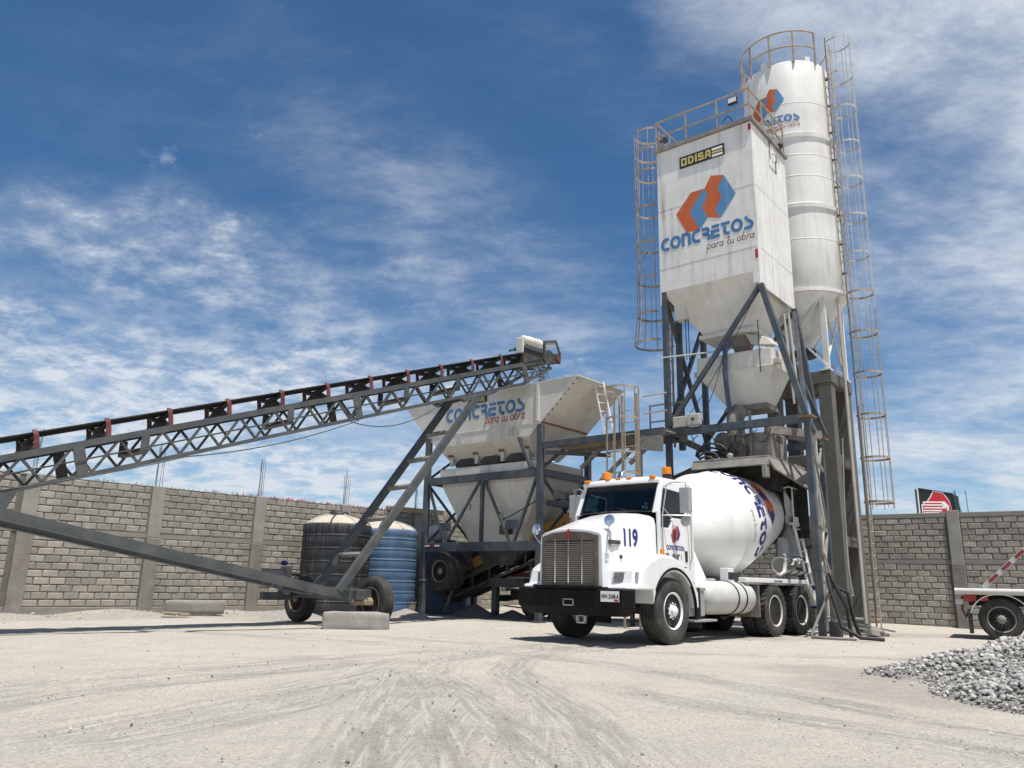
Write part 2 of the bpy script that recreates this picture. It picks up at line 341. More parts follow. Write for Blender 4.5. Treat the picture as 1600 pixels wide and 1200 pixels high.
BLOCKY = {
 'O': (0.92, [[(0.14, 0.14), (0.14, 0.86), (0.66, 0.86), (0.66, 0.14), (0.14, 0.14)]]),
 'D': (0.92, [[(0.14, 0.14), (0.14, 0.86), (0.50, 0.86), (0.68, 0.66), (0.68, 0.34), (0.50, 0.14), (0.14, 0.14)]]),
 'I': (0.42, [[(0.16, 0.0), (0.16, 1.0)]]),
 'S': (0.86, [[(0.70, 0.86), (0.14, 0.86), (0.14, 0.52), (0.62, 0.52), (0.62, 0.14), (0.0, 0.14)]]),
 'A': (0.90, [[(0.10, 0.0), (0.26, 0.86), (0.62, 0.86), (0.70, 0.0)], [(0.2, 0.36), (0.66, 0.36)]]),
 'E': (0.86, [[(0.74, 0.86), (0.14, 0.86), (0.14, 0.14), (0.74, 0.14)], [(0.14, 0.5), (0.66, 0.5)]]),
}
def densify(pl, step):
    out = [pl[0]]
    for a, b in zip(pl, pl[1:]):
        d = hypot(b[0] - a[0], b[1] - a[1]); k = max(1, int(math.ceil(d / step)))
        out += [(a[0] + (b[0] - a[0]) * i / k, a[1] + (b[1] - a[1]) * i / k) for i in range(1, k + 1)]
    return out
def ribbon(pl, w):
    closed = hypot(pl[0][0] - pl[-1][0], pl[0][1] - pl[-1][1]) < 1e-4
    pts = pl[:-1] if closed else pl
    n = len(pts); L = []; Rr = []
    for i in range(n):
        p = Vector(pts[i])
        d0 = (p - Vector(pts[i - 1])) if (i > 0 or closed) else None
        d1 = (Vector(pts[(i + 1) % n]) - p) if (i < n - 1 or closed) else None
        if d0 is None: d0 = d1
        if d1 is None: d1 = d0
        d0 = d0.normalized(); d1 = d1.normalized()
        n0 = Vector((-d0.y, d0.x)); n1 = Vector((-d1.y, d1.x)); m = (n0 + n1)
        m = m.normalized() if m.length > 1e-4 else n0
        k = min(1.6, 1 / max(0.3, m.dot(n0)))
        L.append(p + m * w / 2 * k); Rr.append(p - m * w / 2 * k)
    idx = list(range(n)) + ([0] if closed else [])
    return [(L[a], L[b], Rr[b], Rr[a]) for a, b in zip(idx, idx[1:])]
def text_quads(s, font, w, slant=0.0, step=9.0, track=1.0):
    x = 0.0; quads = []
    for ch in s:
        adv, strokes = font[ch]
        for st in strokes:
            for q in ribbon(densify(st, step), w): quads.append([(p.x + x + p.y * slant, p.y) for p in q])
        x += adv * track
    return quads, x
def letters(name, s, font, w, fn, mat, parent, slant=0.0, step=9.0, fit=None, track=1.0):
    """fn maps (0..width, 0..1) to a 3D point; fit rescales the run to a given width"""
    quads, L = text_quads(s, font, w, slant, step, track)
    k = fit / L if fit else 1.0
    mb = MB()
    for q in quads: mb.add([fn(a * k, b) for a, b in q], [(0, 1, 2, 3)])
    o = build(name, mb, mat, parent)
    if font is SCRIPT: o['kind'] = 'stuff'
    return o
def project(o, target, axis, off=0.004):
    from mathutils.bvhtree import BVHTree
    bm = bmesh.new(); bm.from_mesh(o.data); bmesh.ops.triangulate(bm, faces=bm.faces[:])
    for _ in range(5):
        es = [e for e in bm.edges if e.calc_length() > 0.035]
        if not es: break
        bmesh.ops.subdivide_edges(bm, edges=es, cuts=1); bmesh.ops.triangulate(bm, faces=bm.faces[:])
    bm.to_mesh(o.data); bm.free()
    bm = bmesh.new(); bm.from_mesh(target.data); t = BVHTree.FromBMesh(bm); bm.free(); ax = Vector(axis)
    for v in o.data.vertices:
        h = t.ray_cast(v.co + ax * 3, -ax)
        if h[0] is not None: v.co = h[0] + ax * off
def typeset(name, s, size, mat, parent, origin, xdir, ydir, sx=1.0, offset=0.0, shear=0.0):
    """flat print in the built-in typeface, laid on a surface"""
    c = bpy.data.curves.new(name, 'FONT'); c.body = s; c.size = size; c.offset = offset; c.shear = shear
    o = bpy.data.objects.new(name, c); col.objects.link(o)
    me = bpy.data.meshes.new_from_object(o.evaluated_get(bpy.context.evaluated_depsgraph_get()))
    bpy.data.objects.remove(o); X = Vector(xdir).normalized(); Y = Vector(ydir).normalized(); O = Vector(origin)
    for v in me.vertices: v.co = O + X * v.co.x * sx + Y * v.co.y
    me.materials.clear(); return build(name, me, mat, parent)
# the two-hexagon emblem in its own units (origin at its lower left, about 1.63 wide, 1.40 high)
EMB_OR = [[(0.0, 0.60), (0.44, 1.10), (0.82, 1.09), (0.68, 0.98), (0.38, 0.56), (0.64, 0.0), (0.28, 0.02)],
          [(0.82, 1.09), (1.00, 1.40), (1.35, 1.30), (1.16, 0.99), (1.27, 0.71), (1.08, 0.44), (1.18, 0.17), (0.87, 0.28), (0.73, 0.58), (0.89, 0.90)]]
EMB_BL = [[(0.82, 1.09), (0.89, 0.90), (0.73, 0.58), (0.87, 0.28), (0.64, 0.0), (0.38, 0.56), (0.68, 0.98)],
          [(1.35, 1.30), (1.63, 0.70), (1.21, 0.17), (1.18, 0.17), (1.08, 0.44), (1.27, 0.71), (1.16, 0.99)]]
def tri_poly(poly, step=None):
    bm = bmesh.new(); vs = [bm.verts.new((a, b, 0)) for a, b in poly]; bm.faces.new(vs)
    bmesh.ops.triangulate(bm, faces=bm.faces[:])
    if step:
        for _ in range(6):
            es = [e for e in bm.edges if e.calc_length() > step]
            if not es: break
            bmesh.ops.subdivide_edges(bm, edges=es, cuts=1); bmesh.ops.triangulate(bm, faces=bm.faces[:])
    bm.verts.index_update()
    out = ([tuple(v.co[:2]) for v in bm.verts], [tuple(v.index for v in f.verts) for f in bm.faces]); bm.free(); return out
def emblem(fn, parent, mo, mbl, name='emblem', step=None):
    for nm, polys, mt in ((name + '_orange', EMB_OR, mo), (name + '_blue', EMB_BL, mbl)):
        mb = MB()
        for p in polys:
            v, f = tri_poly(p, step); mb.add([fn(*q) for q in v], f)
        build(nm, mb, mt, parent)

# ------------------------------------------------------------------ ground
TRACKS = [
 [(-4.9, 5.8), (-4.32, 6.84), (-3.82, 7.82), (-3.29, 8.77), (-2.6, 9.91), (-1.64, 11.12), (-0.3, 12.45), (0.6, 13.4)],
 [(-3.9, 5.2), (-3.75, 6.05), (-3.53, 6.93), (-3.13, 7.74), (-2.57, 8.6), (-1.75, 9.87), (-0.9, 10.9)],
 [(-2.7, 5.2), (-2.46, 5.83), (-2.23, 6.39), (-1.87, 7.24), (-1.57, 8.23), (-1.37, 9.36), (-1.06, 10.52), (-0.2, 11.8)],
 [(-2.3, 5.1), (-1.99, 5.74), (-1.71, 6.28), (-1.43, 7.0), (-1.28, 7.98), (-1.18, 9.27), (-0.83, 10.75), (0.08, 11.98), (1.6, 13.6)],
 [(-0.6, 3.0), (-0.76, 4.48), (-0.84, 5.36), (-0.94, 6.54), (-1.02, 7.92), (-1.0, 9.3)],
 [(-0.1, 3.0), (-0.29, 4.53), (-0.48, 5.88), (-0.72, 7.3), (-0.91, 8.75), (-0.81, 10.4), (-0.19, 11.69), (1.0, 13.2)],
 [(0.5, 3.0), (0.25, 4.58), (0.01, 5.69), (-0.32, 7.17), (-0.65, 8.51)],
 [(0.75, 3.0), (0.6, 4.61), (0.51, 6.0), (0.24, 7.9), (-0.0, 9.24), (0.16, 10.8), (0.84, 12.17), (2.2, 13.6)],
 [(4.2, 5.0), (3.61, 5.88), (3.26, 6.5), (2.86, 7.34), (2.35, 8.51), (1.72, 9.72), (0.91, 10.8), (0.08, 11.55), (-2.6, 13.3), (-6.0, 14.9)],
 [(3.9, 4.2), (3.18, 5.2), (2.91, 5.57), (2.55, 6.0), (1.86, 6.77), (0.9, 8.2)],
 [(10.5, 15.2), (8.77, 13.98), (5.7, 12.1), (4.24, 11.96), (2.93, 12.27), (1.0, 12.6), (-3.0, 14.6), (-8.0, 14.9)],
]
def seg_d(p, a, b):
    ax, ay = a; bx, by = b; dx = bx - ax; dy = by - ay; t = ((p[0] - ax) * dx + (p[1] - ay) * dy) / (dx * dx + dy * dy + 1e-9)
    t = max(0, min(1, t)); return hypot(p[0] - ax - t * dx, p[1] - ay - t * dy)
WL0 = Vector((-10.87, 17.95)); WLD = Vector((0.686, 0.728))            # left wall line
WR0 = Vector((10.60, 23.10)); WRD = Vector((0.829, -0.559))            # right wall line
CORNER = Vector((0.45, 29.96))
def smooth01(x): x = max(0, min(1, x)); return x * x * (3 - 2 * x)
def gheight(x, y):
    r = hypot(x, y)
    fade = 1 - smooth01((r - 30) / 20)
    h = (noise.noise((x * 0.35, y * 0.35, 1.0)) * 0.020 + noise.noise((x * 1.3, y * 1.3, 4.0)) * 0.010 + noise.noise((x * 4.1, y * 4.1, 2.0)) * 0.005) * fade
    p = Vector((x, y))
    dl = (p - WL0).dot(Vector((WLD.y, -WLD.x))); dr = (p - WR0).dot(Vector((WRD.y, -WRD.x)))   # distance in front of each wall
    n = noise.noise((x * 0.8, y * 0.8, 9.0))
    h += fade * 0.13 * smooth01(1 - abs(dl) / 1.7) * (0.75 + 0.8 * n) + fade * 0.10 * smooth01(1 - abs(dr) / 1.2) * (0.8 + 0.6 * n)
    return h
xs = []; v = -16.0
while v < 15.0: xs.append(v); v += 0.125
xs = [-3000, -1500, -700, -300, -140, -70, -40, -26, -20] + xs + [15.2, 17, 21, 28, 44, 80, 150, 300, 700, 1500, 3000]
ys = []; v = 2.6
while v < 24: ys.append(v); v += 0.115 if v < 15 else 0.2
ys = [-600, -200, -70, -25, -8, -2, 0.5, 1.6] + ys + [24.4, 25, 25.6, 26.4, 27.2, 28.2, 29.4, 31, 34, 40, 55, 90, 160, 320, 700, 1500, 3200]
gv = []; trk = []; tku = []; tkv = []; tkw = []; sand_shade = []
for y in ys:
    for x in xs:
        t = 0.0; rut = 0.0; bu = 0.0; bv = 0.0; bd = 9.0
        if -9 < x < 11 and 2 < y < 16:
            w1 = 0.8 + 0.5 * noise.noise((x * 0.9, y * 0.9, 3.0))
            for tr in TRACKS:
                dmin = 9.0; acc = 0.0
                for a, b in zip(tr, tr[1:]):
                    dx = b[0] - a[0]; dy = b[1] - a[1]; L2 = dx * dx + dy * dy; tt = max(0, min(1, ((x - a[0]) * dx + (y - a[1]) * dy) / L2)); dd = hypot(x - a[0] - tt * dx, y - a[1] - tt * dy); ln = sqrt(L2)
                    if dd < dmin:
                        dmin = dd
                        if dd < bd: bd = dd; bu = acc + tt * ln; bv = ((x - a[0]) * dy - (y - a[1]) * dx) / ln
                    acc += ln
                if dmin < 0.5:
                    k = smooth01(1 - dmin / (0.40 * w1 + 0.08)); t = max(t, k * (0.55 + 0.6 * noise.noise((x * 0.6, y * 0.6, 7.0))))
                    rut = min(rut, -0.026 * smooth01(1 - dmin / 0.24)); rut = max(rut, rut) if dmin < 0.24 else rut + 0.014 * smooth01(1 - abs(dmin - 0.36) / 0.12)
        gv.append((x, y, gheight(x, y) + rut)); trk.append(max(0, min(1, t))); tku.append(bu); tkv.append(bv); tkw.append(smooth01(1 - bd / 0.75))
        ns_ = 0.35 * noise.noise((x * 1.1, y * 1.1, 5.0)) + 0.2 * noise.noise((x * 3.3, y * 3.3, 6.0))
        sv = max(1.45 - hypot((x - 4.25) / 1.35, (y - 8.9) / 1.9), 1.2 - hypot((x - 8.6) / 2.2, (y - 18.6) / 1.2), 1.2 - hypot((x + 0.6) / 3.6, (y - 22.3) / 1.5), 1.1 - hypot((x + 5.2) / 2.2, (y - 19.3) / 1.0), 1.0 - hypot((x - 4.4) / 3.6, (y - 16.4) / 1.8), 1.15 - abs((Vector((x, y)) - WL0).dot(Vector((WLD.y, -WLD.x))) - 0.9) / 1.2 if -14 < x < 2 and y < 31 else 0)  # grey sand at the heap; dirt and shade painted in near walls and truck
        sand_shade.append(smooth01((sv - 0.18 + ns_) * 1.7))
nx = len(xs)
gf = [(j * nx + i, j * nx + i + 1, (j + 1) * nx + i + 1, (j + 1) * nx + i) for j in range(len(ys) - 1) for i in range(nx - 1)]
gm = bpy.data.meshes.new('ground'); gm.from_pydata(gv, [], gf); gm.update(); gm.shade_smooth()
for nm_, dat in (('track', trk), ('along', tku), ('across', tkv), ('near', tkw), ('sand', sand_shade)):
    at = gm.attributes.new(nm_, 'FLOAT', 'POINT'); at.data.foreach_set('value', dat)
def ground_mat():
    m = bpy.data.materials.new('pale_crushed_dust_ground'); m.use_nodes = True; t = m.node_tree; n = t.nodes; l = t.links; b = n['Principled BSDF']
    b.inputs['Roughness'].default_value = 0.97; b.inputs['Specular IOR Level'].default_value = 0.15
    tc = n.new('ShaderNodeTexCoord')
    def no(s, d=6, r=0.6, dist=0.0):
        k = n.new('ShaderNodeTexNoise'); k.inputs['Scale'].default_value = s; k.inputs['Detail'].default_value = d; k.inputs['Roughness'].default_value = r; k.inputs['Distortion'].default_value = dist
        l.new(tc.outputs['Object'], k.inputs['Vector']); return k.outputs[0]
    def rg(v, a, bb, c=0, d=1):
        k = n.new('ShaderNodeMapRange'); k.inputs[1].default_value = a; k.inputs[2].default_value = bb; k.inputs[3].default_value = c; k.inputs[4].default_value = d; l.new(v, k.inputs[0]); return k.outputs[0]
    def mx(f, a, bb):
        k = n.new('ShaderNodeMix'); k.data_type = 'RGBA'
        for i, v in ((0, f), (6, a), (7, bb)):
            if isinstance(v, (int, float)): k.inputs[i].default_value = v
            elif isinstance(v, tuple): k.inputs[i].default_value = (*v, 1)
            else: l.new(v, k.inputs[i])
        return k.outputs[2]
    def mul(a, bb):
        k = n.new('ShaderNodeMath'); k.operation = 'MULTIPLY'
        for i, v in ((0, a), (1, bb)):
            if isinstance(v, (int, float)): k.inputs[i].default_value = v
            else: l.new(v, k.inputs[i])
        return k.outputs[0]
    a = n.new('ShaderNodeAttribute'); a.attribute_name = 'track'
    base = mx(rg(no(0.35, 5), 0.35, 0.65), (0.455, 0.425, 0.375), (0.515, 0.472, 0.405))
    base = mx(rg(no(1.7, 8, 0.7, 0.3), 0.44, 0.72, 0, 0.6), base, (0.34, 0.325, 0.30))
    base = mx(rg(no(7.0, 6, 0.7), 0.52, 0.78, 0, 0.5), base, (0.58, 0.545, 0.48))
    gr_ = no(34, 5, 0.75); base = mx(rg(gr_, 0.50, 0.36, 0, 0.62), base, (0.24, 0.228, 0.21)); base = mx(rg(gr_, 0.54, 0.70, 0, 0.7), base, (0.66, 0.635, 0.585))
    tk = mul(a.outputs['Fac'], rg(no(16, 6, 0.75), 0.30, 0.62, 0.25, 1))
    base = mx(mul(tk, 1.0), base, (0.20, 0.19, 0.172))
    def attr(nm): q = n.new('ShaderNodeAttribute'); q.attribute_name = nm; return q.outputs['Fac']
    cb = n.new('ShaderNodeCombineXYZ'); l.new(mul(attr('along'), 0.55), cb.inputs[0]); l.new(mul(attr('across'), 9.0), cb.inputs[1])
    sk = n.new('ShaderNodeTexNoise'); sk.inputs['Scale'].default_value = 1.6; sk.inputs['Detail'].default_value = 7; sk.inputs['Roughness'].default_value = 0.65; l.new(cb.outputs[0], sk.inputs['Vector'])
    base = mx(mul(rg(sk.outputs[0], 0.50, 0.66), mul(attr('near'), 0.60)), base, (0.60, 0.565, 0.505))
    base = mx(mul(rg(sk.outputs[0], 0.52, 0.36), mul(attr('near'), 0.66)), base, (0.255, 0.24, 0.216))
    base = mx(mul(attr('sand'), rg(no(3.5, 6, 0.7), 0.25, 0.6, 0.25, 0.75)), base, (0.285, 0.265, 0.235))  # sand tone, also carries the shade painted at wall and truck bases
    vo = n.new('ShaderNodeTexVoronoi'); vo.inputs['Scale'].default_value = 38; l.new(tc.outputs['Object'], vo.inputs['Vector'])
    sepc = n.new('ShaderNodeSeparateColor'); l.new(vo.outputs['Color'], sepc.inputs[0])
    spk = mul(rg(sepc.outputs[0], 0.80, 0.84), rg(vo.outputs['Distance'], 0.38, 0.26))
    spk = mul(spk, rg(no(0.9, 4), 0.40, 0.62, 0.12, 0.9))
    base = mx(spk, base, (0.17, 0.165, 0.155))
    vo2 = n.new('ShaderNodeTexVoronoi'); vo2.inputs['Scale'].default_value = 85; l.new(tc.outputs['Object'], vo2.inputs['Vector'])
    sep2 = n.new('ShaderNodeSeparateColor'); l.new(vo2.outputs['Color'], sep2.inputs[0])
    base = mx(mul(rg(sep2.outputs[0], 0.6, 0.95), 0.35), base, (0.27, 0.26, 0.24))
    l.new(base, b.inputs['Base Color'])
    ad = n.new('ShaderNodeMath'); ad.operation = 'ADD'; l.new(mul(no(9, 9, 0.75), 1.0), ad.inputs[0]); l.new(mul(gr_, 0.75), ad.inputs[1])
    bp = n.new('ShaderNodeBump'); bp.inputs['Strength'].default_value = 0.75; bp.inputs['Distance'].default_value = 0.04; l.new(ad.outputs[0], bp.inputs['Height']); l.new(bp.outputs[0], b.inputs['Normal'])
    return m
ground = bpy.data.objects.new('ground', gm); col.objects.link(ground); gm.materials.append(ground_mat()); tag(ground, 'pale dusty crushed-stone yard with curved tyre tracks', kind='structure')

# loose stones lying about (nobody could count them)
def stone_proto(seed):
    rs = random.Random(seed); bm = bmesh.new(); bmesh.ops.create_icosphere(bm, subdivisions=1, radius=1.0)
    sx, sy, sz = rs.uniform(0.7, 1.25), rs.uniform(0.6, 1.0), rs.uniform(0.45, 0.8)
    for v in bm.verts:
        k = rs.uniform(0.72, 1.15); v.co = Vector((v.co.x * sx * k, v.co.y * sy * k, v.co.z * sz * k))
    r = ([v.co.copy() for v in bm.verts], [tuple(v.index for v in f.verts) for f in bm.faces]); bm.free(); return r
STONES = [stone_proto(i) for i in range(14)]
def scatter_mesh(name, items):
    vs = []; fs = []
    for (p, s, k) in items:
        v, f = STONES[k % len(STONES)]; R = Matrix.Rotation(rnd(0, 6.28), 3, 'Z') @ Matrix.Rotation(rnd(-0.8, 0.8), 3, 'X') @ Matrix.Rotation(rnd(-0.8, 0.8), 3, 'Y')
        o = len(vs); vs += [tuple(R @ (q * s) + Vector(p)) for q in v]; fs += [tuple(i + o for i in g) for g in f]
    m = bpy.data.meshes.new(name); m.from_pydata(vs, [], fs); m.update(); return m
m_stone = M('crushed_grey_stone', (0.34, 0.33, 0.31), 0.95, var=0.12, scale=8, island=0.48, bump=0.2, bscale=40)
m_pebble = M('dusty_pebble', (0.33, 0.315, 0.29), 0.95, var=0.1, scale=8, island=0.55)
items = []; WL_S0 = -3.6
for _ in range(5600):
    if random.random() < 0.5:
        tr = random.choice(TRACKS); i = random.randrange(len(tr) - 1); f = random.random(); sd = random.gauss(0, 0.22)
        a = Vector(tr[i]); b = Vector(tr[i + 1]); d = (b - a).normalized(); p = a.lerp(b, f) + Vector((-d.y, d.x)) * sd
        x, y = p
    else:
        y = 3.2 + 14.5 * random.random() ** 1.4; x = rnd(-0.72, 0.72) * y
    if (x - 6.9) ** 2 + (y - 9) ** 2 < 4: continue
    s = rnd(0.003, 0.007) if random.random() < 0.95 else rnd(0.008, 0.019)
    items.append(((x, y, gheight(x, y) + s * 0.15), s, random.randrange(14)))
for _ in range(900):
    t_ = rnd(1.5, 16); p = WL0 + WLD * (t_ + WL_S0) + Vector((WLD.y, -WLD.x)) * abs(random.gauss(0.25, 0.55)); s = rnd(0.008, 0.022) if random.random() < 0.93 else rnd(0.025, 0.06)
    items.append(((p.x, p.y, gheight(p.x, p.y) + s * 0.2), s, random.randrange(14)))
for _ in range(700):
    x = random.gauss(3.6, 2.4); y = random.gauss(17.2, 1.6); s = rnd(0.006, 0.018); items.append(((x, y, gheight(x, y) + s * 0.2), s, random.randrange(14)))
o = build('loose_gravel', scatter_mesh('loose_gravel', items), m_pebble); tag(o, 'small loose stones strewn over the dusty yard', 'gravel', kind='stuff')
# the stone heap at the right edge
def pile_h(x, y):
    h = 0.92 - 0.38 * hypot((x - 7.35) / 1.0, (y - 9.2) / 1.2)
    h2 = 0.30 - 0.30 * hypot((x - 5.4) / 1.25, (y - 9.75) / 0.7)          # low tongue towards the truck
    h3 = 0.30 - 0.26 * hypot((x - 5.1) / 0.9, (y - 7.7) / 1.3)
    m_ = max(h, h2, h3)
    return m_ + 0.06 * noise.noise((x * 2, y * 2, 0)) * smooth01(m_ / 0.1) if m_ > 0 else -0.06
items = []
while len(items) < 9000:
    x = rnd(4.0, 9.0); y = rnd(5.7, 12.6); h = pile_h(x, y)
    if h < 0.02 or x > 0.62 * y + 1.9: 
        if h <= 0.0 or random.random() > 0.05: continue
    s = random.choice((rnd(0.010, 0.022), rnd(0.018, 0.040), rnd(0.018, 0.040), rnd(0.030, 0.058)))
    if h < 0.12: s *= 0.7
    items.append(((x, y, max(h, 0) * random.choice((1, 1, 1, 0.97)) + gheight(x, y) + s * 0.2), s, random.randrange(14)))
for _ in range(420):                                                      # stones rolled off the foot of the heap
    a = rnd(2.75, 4.3); r_ = abs(random.gauss(0, 0.28)); x = 7.3 + cos(a) * (2.4 + r_); y = 9.2 + sin(a) * (2.75 + r_); s = rnd(0.01, 0.03)
    items.append(((x, y, gheight(x, y) + s * 0.3), s, random.randrange(14)))
pm = scatter_mesh('stone_heap', items)
o = build('stone_heap', pm, m_stone); tag(o, 'heap of crushed grey stone spilling in from the right edge', 'stone heap', kind='stuff')
hb = MB(); hx = [3.6 + i * 0.15 for i in range(44)]; hy = [5.2 + i * 0.15 for i in range(54)]
hb.v = [(x, y, max(pile_h(x, y) - 0.02, -0.05) + gheight(x, y)) for y in hy for x in hx]
hb.f = [(j * 44 + i, j * 44 + i + 1, (j + 1) * 44 + i + 1, (j + 1) * 44 + i) for j in range(53) for i in range(43)]
core = build('fines', hb, M('grey_stone_fines', (0.22, 0.21, 0.195), 0.97, var=0.3, scale=6, bump=0.6, bscale=30), o, smooth=80); core['kind'] = 'stuff'

# ------------------------------------------------------------------ block walls
def block_mesh(seed, L, Hh, cut=None):
    rs = random.Random(seed); j = lambda a: rs.uniform(-a, a)
    g = 0.017; x0, x1 = g / 2, L - g / 2; z0, z1 = g / 2, Hh - g / 2; c = 0.009
    k = lambda: rs.choice((rs.uniform(0.0, 0.010), rs.uniform(0.0, 0.010), rs.uniform(0.006, 0.024)))
    back = [(x0, 0.06, z0), (x1, 0.06, z0), (x1, 0.06, z1), (x0, 0.06, z1)]
    mid = [(x0 + k() * .3, -0.004, z0 + k() * .3), (x1 - k() * .3, -0.004, z0 + k() * .3), (x1 - k() * .3, -0.004, z1 - k() * .3), (x0 + k() * .3, -0.004, z1 - k() * .3)]
    fr = [(x0 + c + k(), -0.015 + j(0.003), z0 + c + k() * .6), (x1 - c - k(), -0.015 + j(0.003), z0 + c + k() * .6), (x1 - c - k(), -0.015 + j(0.003), z1 - c - k() * .6), (x0 + c + k(), -0.015 + j(0.003), z1 - c - k() * .6)]
    return MB().loft([back, mid, fr], True, True)
BL, BH = 0.335, 0.163
BVAR = [block_mesh(i, BL, BH).mesh('block') for i in range(10)]
HVAR = [block_mesh(50 + i, BL * 0.5, BH).mesh('block') for i in range(4)]
for m_ in BVAR + HVAR: m_.materials.append(m_block)
m_colbase = M('stained_column_concrete', (0.235, 0.222, 0.20), 0.95, var=0.2, scale=3, dirt=((0.15, 0.142, 0.128), 0.6, 1.6), streak=((0.13, 0.122, 0.11), 0.5, 5), bump=0.5, bscale=20, world=True)
def block_wall(name, label, origin, direc, length, cols, plinth, below, above, belt, cap, top_extra, seen, per_ind=300, colw=0.32):
    """local x runs along the wall, -y faces the yard"""
    t = thing(name, label, 'wall', (origin[0], origin[1], 0), atan2(direc[1], direc[0]))
    z1 = plinth + below * BH; z2 = z1 + belt; z3 = z2 + above * BH; top = z3 + cap
    build('mortar_core', MB().box(0, length, 0.004, 0.15, -0.5, top - 0.004), m_mortar, t)
    if plinth > 0.02: build('plinth', MB().box(0, length, -0.03, 0.155, -0.5, plinth - 0.004), m_tiebeam, t, bevel=0.015)
    edges = [0.0] + cols + [length]
    cand = []
    for a, b in zip(edges, edges[1:]):
        xa = a + (colw / 2 if a > 0 else 0); xb = b - (colw / 2 if b < length else 0)
        build('tie_beam', MB().box(xa, xb, -0.013 + rnd(-.004, .004), 0.12, z1 + 0.006, z2 - 0.006), m_tiebeam, t, bevel=0.006)
        if cap > 0.02: build('cap_beam', MB().box(xa, xb, -0.02, 0.17, z3 + 0.005, top + rnd(-.012, .012)), m_tiebeam, t, bevel=0.012)
        for row in range(below + above):
            zz = plinth + row * BH + (belt if row >= below else 0)
            x = xa + 0.008; off = (row % 2) * BL * 0.5
            if off: cand.append((x, zz, 1)); x += off
            while x + BL <= xb - 0.004: cand.append((x, zz, 0)); x += BL
            if xb - x > BL * 0.52: cand.append((x, zz, 1))
    def dist(c):
        p = Vector((origin[0], origin[1])) + Vector(direc) * c[0]; return hypot(p.x, p.y)
    lo, hi = seen
    inv = [c for c in cand if lo <= c[0] <= hi]; out = [c for c in cand if not (lo <= c[0] <= hi)]
    inv.sort(key=dist)
    rest = MB()
    for i, (x, z, half) in enumerate(inv + out):
        me = random.choice(HVAR if half else BVAR); dy = rnd(-0.004, 0.005)
        if i < per_ind and i < len(inv):
            o = bpy.data.objects.new('block', me); col.objects.link(o); o.parent = t; o.location = (x + rnd(-.004, .004), dy, z + rnd(-.003, .003)); o.rotation_euler = (rnd(-.012, .012), rnd(-.010, .010), rnd(-.012, .012))
        else:
            rest.add([(v.co.x + x, v.co.y + dy, v.co.z + z) for v in me.vertices], [tuple(p.vertices) for p in me.polygons])
    if rest.f:
        o = build('far_blocks', rest, m_block, t); o['kind'] = 'stuff'
    for c in cols:
        h = top + top_extra
        build('column', MB().box(c - colw / 2, c + colw / 2, -0.085, 0.16, z1 + 0.03, h + rnd(-.01, .02)), m_conc, t, bevel=0.012)
        build('column', MB().box(c - colw / 2 - rnd(0, .02), c + colw / 2 + rnd(0, .02), -0.097, 0.16, -0.5, z1 + 0.025), m_colbase, t, bevel=0.018)
    return t, top, cols
WL_S = -3.6
wl_o = WL0 + WLD * WL_S
lcols = [3.62 + k * 2.85 for k in range(7)]
wall_l, topL, _ = block_wall('block_wall', 'grey concrete block wall topped with glass shards and rebar, behind the conveyor', wl_o, WLD, 20.1, lcols, 0.22, 10, 7, 0.13, 0.0, 0.03, (2.6, 12.5))
for c in lcols:                                                             # starter bars
    for k in range(6):
        x = c + rnd(-0.11, 0.11); y = rnd(-0.03, 0.10); lean = rnd(-0.04, 0.05); h = rnd(0.85, 1.15)
        build('rebar', MB().tube([(x, y, topL - 0.02), (x + lean * .5, y + rnd(-.02, .02), topL + h * .5), (x + lean, y + rnd(-.03, .03), topL + h)], 0.006, 5), m_rebar, wall_l)
sm = MB(); smr = MB()
for _ in range(1500):
    x = rnd(0.2, 19.8); h = rnd(0.03, 0.10) if random.random() < 0.85 else rnd(0.09, 0.16); w = rnd(0.015, 0.05); y = rnd(0.01, 0.13); a = rnd(0, 3.14); z = topL - 0.01
    k = noise.noise((x * 0.8, 0, 3.0)); red = x > 8.6 and k > -0.25
    if k < -0.45: continue
    dx, dy = cos(a) * w, sin(a) * w; tx = rnd(-.02, .02)
    (smr if red else sm).loft([[(x - dx, y - dy, z), (x + dx, y + dy, z), (x - dy * .25, y + dx * .25, z)], [(x + tx - dx * .4, y - dy * .4, z + h), (x + tx + dx * .2, y + dy * .2, z + h * rnd(.5, 1)), (x + tx, y, z + h * .7)]])
o = build('glass_shards', sm, m_shard, wall_l); o['kind'] = 'stuff'
o = build('red_glass_shards', smr, m_shardr, wall_l); o['kind'] = 'stuff'
b = MB().box(0, 20.1, -0.01, 0.16, topL - 0.006, topL + 0.018); build('coping', b, m_mortar, wall_l, bevel=0.01)

wr_o = CORNER + Vector((WRD.x, WRD.y)) * 0.0
rc0 = (Vector((12.33, 22.02)) - CORNER).dot(WRD)
rcols = [rc0 - 2 * 3.55, rc0 - 3.55 * 3, rc0 - 3.55, rc0, rc0 + 3.0]
rcols.sort()
wall_r, topR, _ = block_wall('block_wall', 'grey concrete block wall with cap beam running behind the truck and silos', wr_o, WRD, 20.5, rcols, 0.09, 10, 7, 0.13, 0.14, 0.03, (10.2, 18.5), colw=0.30)
for w_, cc in ((wall_l, lcols[0]), (wall_r, rc0)):                            # red spray marks on two columns
    b = MB()
    for k in range(2):
        z = (1.20 if w_ is wall_l else 1.36) - k * 0.13
        for p, q in (((-.05, .05), (.05, -.05)), ((-.05, -.05), (.05, .05))): b.bar((cc + p[0], -0.088, z + p[1]), (cc + q[0], -0.088, z + q[1]), 0.004, 0.018, (0, 1, 0))
    build('spray_mark', b, m_red, w_)

